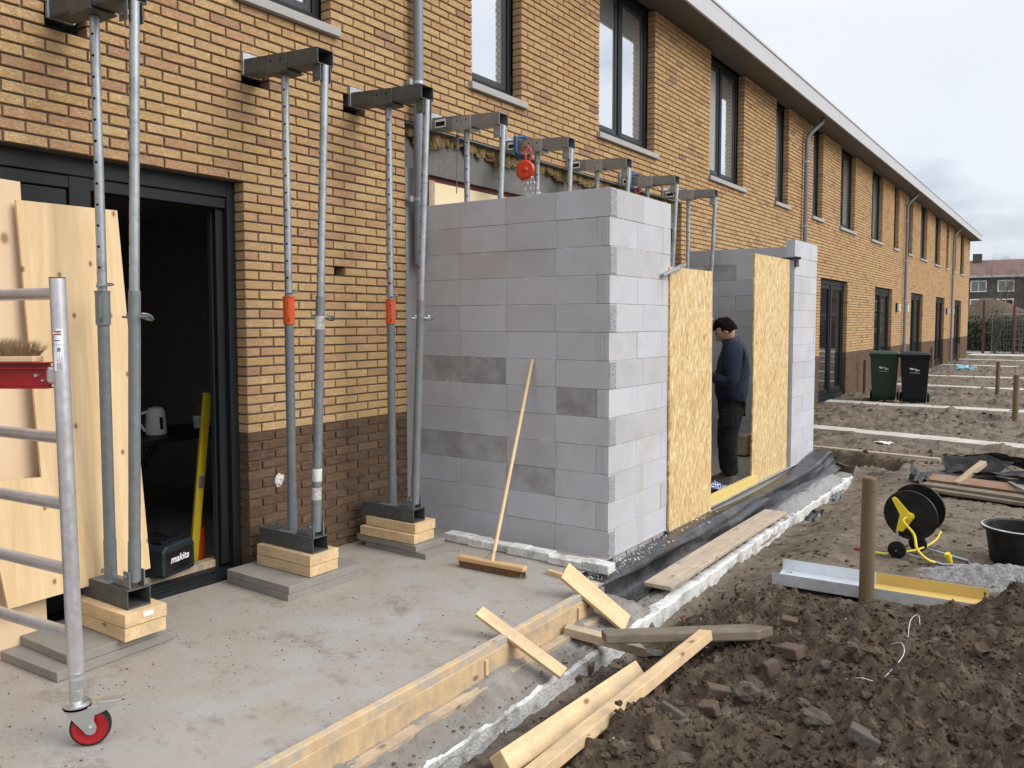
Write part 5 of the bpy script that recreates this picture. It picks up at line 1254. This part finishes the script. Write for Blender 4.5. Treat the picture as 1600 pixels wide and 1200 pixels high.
plank('ground_timber', 'plank', (1.35, 8.20, -.10), (3.05, 8.12, -.12), .09, .05, 'long pale timber lying on the soil behind the pit', 'timber')
b = MB(); x, y = 1.92, 13.0
sheet(b, [(.75, 30.2, -.12), (1.4, 29.9, -.12), (1.45, 30.4, -.09), (.8, 30.7, .0)], amp=.08, seed=8); tag(b.build('plastic_bag', 'bluebag', None, True), 'light blue and white plastic bag lying on the soil near the facade', 'bag')
b = MB(); sheet(b, [(2.08, 9.0, -.10), (2.30, 8.95, -.10), (2.34, 9.12, -.10), (2.12, 9.18, -.10)], amp=.012, seed=9); tag(b.build('paper_scrap', 'paper', None, True), 'white paper scrap on the soil next to the nearest garden path', 'scrap')
# plastic scraps in the soil beside polystyrene
for i, (a, c) in enumerate(((1262, 822), (1300, 790))):
    x, y = gp(a, c); b = MB(); sheet(b, [(x - .02, y - .05, -.25), (x + .09, y - .06, -.22), (x + .11, y + .10, -.18), (x, y + .1, -.23)], amp=.05, seed=11 + i, n=10)
    tag(b.build('plastic_scrap', 'blackfoil' if i == 0 else 'galvdark', None, True), ('black plastic scrap in the soil beside the middle of the polystyrene edge', 'grey-silver folded scrap at the far end of the polystyrene edge')[i], 'scrap')
# garden paths
def path_strip(p0, p1, w, label, n):
    t = thing('garden_path', label, 'path', (p0[0], p0[1], -.12)); d = Vector((p1[0] - p0[0], p1[1] - p0[1], 0)); L_ = d.length; d.normalize(); nrm = Vector((-d.y, d.x, 0)); s = L_ / n
    for i in range(n):
        c = Vector((p0[0], p0[1], 0)) + d * (s * (i + .5)); b = MB(); b.box(-s / 2 + .006, s / 2 - .006, -w / 2, w / 2, -.05, .028)
        o = b.build('path_slab', 'pathtile', t, bevel=.006); o.location = (c.x - p0[0], c.y - p0[1], random.uniform(-.004, .006)); o.rotation_euler = (random.uniform(-.01, .01), random.uniform(-.008, .008), math.atan2(d.y, d.x))
    return t
path_strip((.55, 10.35), (8.5, 8.75), .42, 'nearest pale slab path crossing the bare gardens', 16)
path_strip((.05, 14.85), (8.5, 14.7), .5, 'pale slab path running just in front of the two wheelie bins', 17)
path_strip((.05, 20.8), (8.5, 20.5), .5, 'pale slab path just behind the two wheelie bins', 15)
path_strip((.05, 25.2), (8.5, 25.6), .5, 'pale slab path in front of the light blue bag', 15)
path_strip((.05, 32.7), (8.5, 32.0), .55, 'pale slab path just behind the light blue bag', 14)
path_strip((.05, 38.0), (8.5, 37.8), .6, 'farthest pale slab path before the pavement', 12)
b = MB(); b.box(.0, 60, 42.3, 44.6, -.14, -.06); struct(b.build('pavement', 'pathtile'))
# wheelie bins
def bin_(x, y, rz, mat, label):
    t = thing('wheelie_bin', label, 'bin', (x, y, -.12), rz)
    def ring(w, d, z, yo=0): return [(-w / 2, -d / 2 + yo, z), (w / 2, -d / 2 + yo, z), (w / 2, d / 2 + yo, z), (-w / 2, d / 2 + yo, z)]
    b = MB(); rs_ = [ring(.44, .50, .03), ring(.46, .54, .12), ring(.54, .66, .93), ring(.545, .67, .96), ring(.585, .72, .965), ring(.585, .72, .995)]
    vs = sum(rs_, []); fs = [(3, 2, 1, 0)]
    for k in range(len(rs_) - 1):
        for j in range(4): fs.append((4 * k + j, 4 * k + (j + 1) % 4, 4 * k + 4 + (j + 1) % 4, 4 * k + 4 + j))
    b.add(vs, fs + [(20, 21, 22, 23)]); b.build('bin_body', mat, t, bevel=.015)
    b = MB(); rs_ = [ring(.60, .74, 1.0, -.0), ring(.60, .75, 1.03), ring(.50, .62, 1.065, .0), ring(.30, .40, 1.08, .02)]; vs = sum(rs_, []); fs = [(3, 2, 1, 0)]
    for k in range(3):
        for j in range(4): fs.append((4 * k + j, 4 * k + (j + 1) % 4, 4 * k + 4 + (j + 1) % 4, 4 * k + 4 + j))
    b.add(vs, fs + [(12, 13, 14, 15)]); b.build('lid', mat, t, bevel=.012)
    b = MB(); b.tube((-.26, .385, 1.0), (.26, .385, 1.0), .015, n=10); b.build('handle', mat, t, True)
    for sx in (-1, 1):
        b = MB(); b.lathe([(.02, -.025), (.085, -.025), (.1, -.018), (.1, .018), (.085, .025), (.02, .025)], n=24, M_=Matrix.Translation((.265 * sx, .25, .1)) @ Matrix.Rotation(R(90), 4, 'Y')); b.build('wheel', 'tyre', t, True)
    # small white emblem: a curved stroke between two words, and a line below
    zf = .70; yf = -.325
    b = MB()
    pts = [(-.02 + .05 * math.cos(a) + .02, .012 + .02 * math.sin(a)) for a in np.linspace(2.6, -1.4, 9)]
    def yface(z): return -.27 - (z - .12) * (.06 / .81) - .0065
    for (u0, v0), (u1, v1) in zip(pts[:-1], pts[1:]):
        q = .005; b.add([(u0, yface(zf + v0), zf + v0 - q), (u1, yface(zf + v1), zf + v1 - q), (u1, yface(zf + v1), zf + v1 + q), (u0, yface(zf + v0), zf + v0 + q)], [(0, 1, 2, 3)])
    for (u0, u1, z0, z1) in ((-.10, -.03, .035, .050), (-.085, -.02, .016, .026), (.03, .09, .0, .012), (-.09, .09, -.05, -.045)): b.box(u0, u1, yface(zf + z0) - .001, yface(zf + z0) + .0, zf + z0, zf + z1)
    b.build('emblem', 'paper', t)
    return t
bin_(.99, 15.85, R(8), 'green', 'dark green wheelie bin standing next to the black one by the facade')
bin_(1.62, 15.62, R(8), 'darkplastic', 'black wheelie bin standing right of the green one')

# ================================================================ the worker
def person():
    fz = -.05
    t = thing('person', 'man in navy jacket and black work trousers looking down inside the block walls', 'person', (1.62, 4.53, fz), math.atan2(-.30, -1.0))
    # local: +X forward, +Y his left, z up
    def skin(name, verts, edges, radii, mat, parent, sub=2, root=0):
        me = bpy.data.meshes.new(name); me.from_pydata([tuple(v) for v in verts], edges, []); o = bpy.data.objects.new(name, me); C.objects.link(o); o.parent = parent
        me.materials.append(M[mat]); sk = o.modifiers.new('skin', 'SKIN')
        for i, r_ in enumerate(radii):
            rr = r_ if isinstance(r_, tuple) else (r_, r_); me.skin_vertices[0].data[i].radius = rr
        me.skin_vertices[0].data[root].use_root = True
        sk.use_smooth_shade = True; sb = o.modifiers.new('sub', 'SUBSURF'); sb.levels = sb.render_levels = sub
        return o
    # body: hips, torso, neck, arms, hands in one surface
    V = [(0, 0, .90), (.0, 0, 1.05), (-.01, 0, 1.22), (-.01, 0, 1.36), (.005, 0, 1.44), (.04, 0, 1.50),
         (-.01, .14, 1.38), (-.02, .20, 1.33), (-.01, .245, 1.10), (.03, .25, 1.06), (.22, .15, 1.12), (.28, .10, 1.15),
         (-.01, -.14, 1.38), (-.02, -.20, 1.33), (-.01, -.245, 1.10), (.03, -.25, 1.06), (.22, -.12, 1.14), (.28, -.06, 1.17),
         (0, .09, .86), (.02, .10, .50), (-.01, .10, .10), (0, -.09, .86), (.06, -.10, .50), (.03, -.11, .10)]
    E = [(0, 1), (1, 2), (2, 3), (3, 4), (4, 5), (3, 6), (6, 7), (7, 8), (8, 9), (9, 10), (10, 11), (3, 12), (12, 13), (13, 14), (14, 15), (15, 16), (16, 17), (0, 18), (18, 19), (19, 20), (0, 21), (21, 22), (22, 23)]
    Rd = [.09, .09, .09, .075, .055, .05, .045, .04, .035, .032, .030, .028, .045, .04, .035, .032, .030, .028, .06, .045, .035, .06, .045, .035]
    skin('body', V, E, Rd, 'skin', t)
    # jacket
    def folds(o, s_, sz):
        tx_ = bpy.data.textures.new('folds', 'CLOUDS'); tx_.noise_scale = sz; tx_.noise_depth = 2
        d_ = o.modifiers.new('folds', 'DISPLACE'); d_.texture = tx_; d_.strength = s_; d_.mid_level = .5; return o
    J = [(0, 0, .80), (.01, 0, 1.02), (-.01, 0, 1.20), (-.025, 0, 1.33), (.0, 0, 1.43), V[6], V[7], V[8], V[9], (.20, .16, 1.115), V[12], V[13], V[14], V[15], (.20, -.13, 1.135)]
    JE = [(0, 1), (1, 2), (2, 3), (3, 4), (3, 5), (5, 6), (6, 7), (7, 8), (8, 9), (3, 10), (10, 11), (11, 12), (12, 13), (13, 14)]
    JR = [(.165, .165), (.185, .185), (.178, .178), (.15, .15), .082, .105, .09, .074, .068, .054, .105, .09, .074, .068, .054]
    folds(skin('jacket', J, JE, JR, 'jacket', t, 3), .026, .11)
    TR = [(0, 0, .90), (0, .085, .80), (.03, .10, .48), (0, .10, .12), (0, -.085, .82), (.07, -.10, .48), (.03, -.11, .12)]
    folds(skin('trousers', TR, [(0, 1), (1, 2), (2, 3), (0, 4), (4, 5), (5, 6)], [.13, .125, .095, .085, .125, .095, .085], 'trousers', t, 3), .03, .10)
    for s_, fx in ((1, 0), (-1, .03)):
        skin('boot', [(-.05 + fx, .10 * s_, .05), (.03 + fx, .10 * s_, .06), (.13 + fx, .11 * s_, .045), (.19 + fx, .115 * s_, .035), (-.02 + fx, .10 * s_, .17)], [(0, 1), (1, 2), (2, 3), (1, 4)], [.05, .055, .048, .036, .055], 'boot', t)
    # head, tipped forward
    hd = bpy.data.objects.new('head', None)
    HM = Matrix.Translation((.075, 0, 1.565)) @ Matrix.Rotation(R(38), 4, 'Y')
    b = MB(); import bmesh; from mathutils import noise as mn
    bm = bmesh.new(); bmesh.ops.create_icosphere(bm, subdivisions=4, radius=1)
    vs = []
    for v in bm.verts:
        x, y, z = v.co; X = x * .098; Y = y * .077; Z = z * .118
        if z < 0: X *= 1 - .18 * (-z) * (x < 0); Y *= 1 - .28 * (-z); X += .012 * (-z)
        g = lambda cx, cy, cz, s_: math.exp(-((x - cx) ** 2 + (y - cy) ** 2 + (z - cz) ** 2) / s_)
        X += .034 * math.exp(-((y / .16) ** 2)) * math.exp(-(((z + .22) / .22) ** 2)) * (x > 0)          # nose
        X += .008 * math.exp(-((y / .35) ** 2)) * math.exp(-(((z + .56) / .09) ** 2)) * (x > 0)         # lips
        X += .012 * math.exp(-((y / .3) ** 2)) * math.exp(-(((z + .85) / .12) ** 2)) * (x > 0)          # chin
        X += .007 * math.exp(-(((z - .12) / .08) ** 2)) * (x > .3)                                   # brow
        for sy in (-1, 1): X -= .014 * g(.88, .38 * sy, -.04, .03)
        vs.append(HM @ Vector((X, Y, Z)))
    b.add(vs, [tuple(v.index for v in f.verts) for f in bm.faces]); bm.free()
    h = b.build('head', 'skin', t, True, sharp=False)
    for sy in (-1, 1):
        b = MB(); blob(b, (0, 0, 0), (.018, .008, .032), seed=4, sub=2, amp=.1); o = b.build('ear', 'skin', h, True, sharp=False); o.matrix_local = HM @ Matrix.Translation((-.005, .076 * sy, -.012))
        b = MB(); blob(b, (0, 0, 0), (.009, .012, .008), seed=5, sub=2, amp=0); o = b.build('eye', 'paper', h, True, sharp=False); o.matrix_local = HM @ Matrix.Translation((.079, .030 * sy, -.004))
        b = MB(); blob(b, (0, 0, 0), (.004, .006, .005), seed=5, sub=1, amp=0); o = b.build('pupil', 'black', h, True, sharp=False); o.matrix_local = HM @ Matrix.Translation((.0865, .030 * sy, -.005))
        b = MB(); b.path([HM @ Vector((.089, .012 * sy, .020)), HM @ Vector((.09, .032 * sy, .026)), HM @ Vector((.078, .05 * sy, .020))], .0045, 6); b.build('eyebrow', 'hair', h, True)
    b = MB(); bm = bmesh.new(); bmesh.ops.create_icosphere(bm, subdivisions=4, radius=1); vs = []; keep = {}
    for v in bm.verts:
        x, y, z = v.co; k = 1.09 + .10 * mn.noise(v.co * 4) + .16 * mn.noise(v.co * 9); vs.append(HM @ Vector((x * .100 * k - .006, y * .079 * k, z * .122 * k + .004)))
        keep[v.index] = (z > .40 - .25 * (x < .2)) or (x < -.05 and z > -.45) or (abs(y) > .75 and z > -.02 and x < .25)
    b.add(vs, [tuple(v.index for v in f.verts) for f in bm.faces if all(keep[v.index] for v in f.verts)]); bm.free()
    o = b.build('hair', 'hair', h, True, sharp=False); o.modifiers.new('s', 'SOLIDIFY').thickness = .012
    # hands: palm, four fingers, thumb, holding a small phone
    for sy, w in ((1, Vector((.22, .145, 1.122))), (-1, Vector((.22, -.115, 1.14)))):
        tip = Vector((.33, .075 * sy + .01, 1.165)); d = (tip - w).normalized(); sd_ = Vector((0, 0, 1)); across = d.cross(sd_).normalized() * sy
        pv = w + d * .035; VV = [w, w + d * .03, w + d * .075]; EE = [(0, 1), (1, 2)]; RRr = [(.024, .017), (.03, .014), (.034, .013)]
        for f in range(4):
            base = w + d * .085 + sd_ * (.027 - .018 * f); i0 = len(VV); ln = (.030, .034, .032, .024)[f]
            inw = Vector((0, -sy, 0)); VV += [base, base + d * ln + inw * .008, base + d * (ln * 1.4) + inw * .03, base + d * (ln * 1.3) + inw * .048]; EE += [(2, i0), (i0, i0 + 1), (i0 + 1, i0 + 2), (i0 + 2, i0 + 3)]; RRr += [.0095, .009, .008, .0065]
        i0 = len(VV); tb = w + d * .03 + sd_ * .022; VV += [tb, tb + sd_ * .022 + d * .02, tb + sd_ * .030 + d * .045 + Vector((0, -sy, 0)) * .01]; EE += [(1, i0), (i0, i0 + 1), (i0 + 1, i0 + 2)]; RRr += [.011, .0095, .0075]
        skin('hand', VV, EE, RRr, 'skin', t, 2)
    b = MB(); b.lathe([(.078, 0), (.088, .02), (.084, .055)], n=20, caps=False, M_=Matrix.Translation((.012, 0, 1.435)) @ Matrix.Rotation(R(14), 4, 'Y')); o = b.build('collar', 'black', t, True); o.modifiers.new('s', 'SOLIDIFY').thickness = .008
    b = MB(); b.box(-.03, .09, .185, .215, .62, .80); b.build('holster_pocket', 'trousers', t, bevel=.014)
    return t
person()
b = MB(); b.box(.30 - .035, .30 + .035, -.004, .004, 1.10, 1.22)
o = b.build('phone', 'black', bevel=.003); o.matrix_world = Matrix.Translation((1.62, 4.53, -.05)) @ Matrix.Rotation(math.atan2(-.30, -1.0), 4, 'Z'); tag(o, 'small dark phone held in front of the man in the navy jacket', 'phone')
b = MB(); sheet(b, [(1.50, 4.14, -.045), (1.69, 4.2, -.045), (1.68, 4.42, .0), (1.52, 4.36, .03)], amp=.05, seed=20, n=10)
n_ = NT('blue_lattice'); co = n_.coord('World', (42, 42, 42), (0, 0, .78)); ck = n_.n('ShaderNodeTexWave', bands_direction='X'); ck.inputs['Scale'].default_value = .32; n_.l(co, ck.inputs[0]); ck2 = n_.n('ShaderNodeTexWave', bands_direction='Y'); ck2.inputs['Scale'].default_value = .32; n_.l(co, ck2.inputs[0])
mxv = n_.math('MAXIMUM', ck.outputs['Fac'], ck2.outputs['Fac']); n_.col(n_.ramp(mxv, [(.86, (.012, .04, .12)), (.92, (.55, .68, .85))])); M['lattice'] = n_.m
tag(b.build('patterned_cloth', 'lattice', None, True), 'blue cloth with a white lattice pattern at the feet of the man', 'cloth')
b = MB(); b.box(.95, 1.12, 6.5, 6.75, -.05, .2); tag(b.build('bucket_box', 'timber_old', bevel=.01), 'small brown crate on the floor at the back of the block walls', 'crate')

# ================================================================ far background
fb = thing('apartment_block', 'distant dark brick apartment block with a red tiled roof', 'building', (0, 115, -.2))
b = MB(); b.box(-11, 45, 0, 9, 0, 7.35); b.build('wall', 'farbrick', fb)
b = MB(); b.add([(-11.4, -.5, 7.4), (45, -.5, 7.4), (45, 4.5, 9.6), (-11.4, 4.5, 9.6), (45, 9.5, 7.4), (-11.4, 9.5, 7.4)], [(0, 1, 2, 3), (3, 2, 4, 5), (0, 3, 5), (1, 4, 2)]); b.build('roof', 'farroof', fb)
b = MB(); b.box(-11.4, 45, -.6, -.4, 7.15, 7.42); b.build('gutter', 'fascia', fb)
b = MB(); b.box(-7.2, -6.2, 3.6, 4.6, 9.2, 10.4); b.build('chimney', 'farbrick', fb)
for i in range(12):
    for j in range(3):
        x = -6.9 + i * 2.95; z = .9 + j * 2.3
        if i in (2, 6, 10):
            if j: g = MB(); g.box(x + .3, x + 1.3, -.06, -.02, z - .6, z + 1.0); f = g.build('stair_window', 'glass2', fb); 
            continue
        b = MB(); b.box(x - .12, x + 1.67, -.08, .0, z - .12, z + 1.32); f = b.build('window', 'white', fb)
        for q in range(2): g = MB(); g.box(x + .02 + q * .82, x + .74 + q * .82, -.11, -.081, z + .02, z + 1.18); g.build('pane', 'glass2', f)
st_ = grid_mesh('soil_bank', np.linspace(-9, 14, 60), np.linspace(56, 70, 30), lambda x, y: -.2 + 3.0 * np.exp(-((x + 1.0) / 3.2) ** 2 - ((y - 62) / 2.6) ** 2) + 1.9 * np.exp(-((x - 4.5) / 4.5) ** 2 - ((y - 64) / 2.6) ** 2) + fbm(x, y, .8, 4, .6) * .3, 'soil', lambda x, y: 0 * x + .8); stuff(st_)
b = MB(); b.box(-20, 60, 50, 50.4, -.2, 1.55); hw = b.build('hedge', 'leaf'); 
b2 = []
def leaves(name, n, pos, s, mat, parent=None):
    b = MB()
    for _ in range(n):
        p = Vector(pos()); a = Vector((random.gauss(0, 1), random.gauss(0, 1), random.gauss(0, 1))).normalized() * s * random.uniform(.5, 1.2); c = a.orthogonal().normalized() * s * .6
        b.add([p - a, p + c, p + a, p - c], [(0, 1, 2, 3)])
    return b.build(name, mat, parent)
stuff(leaves('ivy', 6000, lambda: (random.uniform(-4, 14), random.uniform(49.7, 50.2), random.uniform(-.2, 1.9)), .11, 'leaf'))
tag(hw, 'dark clipped hedge beyond the end of the terrace', 'hedge')
def bare_tree(x, y, h, label, seed, ivy=0, spread=.35, gr='bare trees beyond the end of the terrace', depth=5, th=.05):
    rr = random.Random(seed); t = thing('bare_tree', label, 'tree', (x, y, -.15), group=gr); tr = MB(); tw = MB()
    def grow(b, p, d, L_, r_, lv):
        q = p + d * L_; mid = p.lerp(q, .5) + Vector((rr.uniform(-1, 1), rr.uniform(-1, 1), 0)) * L_ * .05
        b.path([p, mid, q], [r_, r_ * .85, r_ * .65], 6 if lv > 2 else 4)
        if lv == 0: return
        for _ in range(3 if lv < 4 else 4):
            nd = (d + Vector((rr.uniform(-1, 1), rr.uniform(-1, 1), rr.uniform(-.2, .7))) * spread * 2).normalized(); grow(tw, p.lerp(q, rr.uniform(.55, 1)), nd, L_ * rr.uniform(.6, .8), r_ * .5, lv - 1)
    grow(tr, Vector((0, 0, 0)), Vector((rr.uniform(-.05, .05), 0, 1)).normalized(), h * .32, th, depth)
    tr.build('trunk', 'bark', t, True); tw.build('crown', 'bark', t)
    if ivy: leaves('ivy_leaves', ivy, lambda: (rr.gauss(0, .14), rr.gauss(0, .14), rr.uniform(0, h * .75)), .06, 'leaf', t)
for i, (x, y, h, iv, lb) in enumerate([(.95, 44.9, 3.0, 240, 'thin ivy-clad young tree closest to the end of the terrace'), (2.0, 46, 3.0, 260, 'thin ivy-clad young tree just left of the right red post'), (2.75, 46.5, 2.8, 220, 'thin ivy-clad young tree just right of the right red post'), (3.4, 47, 3.0, 220, 'thin ivy-clad young tree left of the parked car'),
        (-1.2, 72, 8.2, 0, 'tall bare tree rising beside the corner of the terrace')]):
    bare_tree(x, y, h, lb, 50 + i, iv, .35, th=.05 if h < 5 else .09)
for i, (x, lb) in enumerate(((-5.5, 'bare treetop above the left end of the distant red roof'), (1.5, 'bare treetop above the middle of the distant red roof'), (7, 'bare treetop above the right side of the distant red roof'))):
    bare_tree(x, 135 + i, 15.5 - i * 1.3, lb, 80 + i, 0, .4, 'treetops behind the distant red roof', 6, .16)
# mesh site fence with red posts
fc = thing('site_fence', 'galvanised mesh site fence with two rusty red posts at the end of the gardens', 'fence', (0, 44.9, -.12))
for x in (.42, 1.75): b = MB(); b.tube((x, -.1, -.2), (x, -.1, 2.75 if x < 1 else 2.7), .065, n=10); b.build('red_post', 'rustred', fc, True)
b = MB()
for x in np.arange(.8, 12, 3.4): b.tube((x, 0, 0), (x, 0, 2.05), .022, n=6)
for z in (.1, 2.05): b.tube((.8, 0, z), (12, 0, z), .02, n=6)
b.build('fence_frame', 'wire', fc)
b = MB()
for x in np.arange(.8, 12, .13): b.tube((x, 0, .1), (x, 0, 2.05), .004, n=3)
for z in np.arange(.3, 2.0, .25): b.tube((.8, 0, z), (12, 0, z), .004, n=3)
stuff(b.build('fence_mesh', 'wire', fc))
# parked car at the right edge
cr_ = thing('parked_car', 'dark parked car partly cut off by the right edge beyond the fence', 'car', (3.72, 47.6, -.12), R(0))
prof_ = [(-2.1, .35), (-2.12, .62), (-1.95, .80), (-1.2, .92), (-.55, 1.36), (.75, 1.42), (1.5, 1.05), (2.05, .95), (2.12, .55), (2.1, .3)]
b = MB(); k = len(prof_); b.add([(u, s_ * (.82 if v < 1.1 else .66), v) for s_ in (-1, 1) for u, v in prof_], [tuple(range(k)), tuple(range(k, 2 * k))[::-1]] + [(i, k + i, k + (i + 1) % k, (i + 1) % k) for i in range(k)]); b.build('body', 'car', cr_, bevel=.05)
b = MB(); b.box(-.95, 1.15, -.74, -.70, .98, 1.30); b.build('side_window', 'glass', cr_, bevel=.02)
b = MB(); b.add([(-1.22, -.6, .95), (-1.22, .6, .95), (-.60, .55, 1.34), (-.60, -.55, 1.34)], [(0, 1, 2, 3)]); b.build('windscreen', 'glass', cr_)
b = MB(); b.box(-2.135, -2.02, -.75, -.42, .60, .74); b.build('headlight', 'white', cr_, bevel=.02)
for u in (-1.35, 1.35):
    for s_ in (-1, 1):
        b = MB(); b.lathe([(.05, -.1), (.26, -.1), (.32, -.06), (.32, .06), (.26, .1), (.05, .1)], n=24, M_=Matrix.Translation((u, .76 * s_, .32)) @ Matrix.Rotation(R(90), 4, 'X')); w_ = b.build('wheel', 'tyre', cr_, True)
        b = MB(); b.lathe([(.03, -.105), (.2, -.102), (.2, .102), (.03, .105)], n=20, M_=Matrix.Translation((u, .76 * s_, .32)) @ Matrix.Rotation(R(90), 4, 'X')); b.build('rim', 'chrome', w_, True)
b = MB(); b.box(-30, 80, 46.2, 49.6, -.145, -.10); struct(b.build('road', 'concrete'))
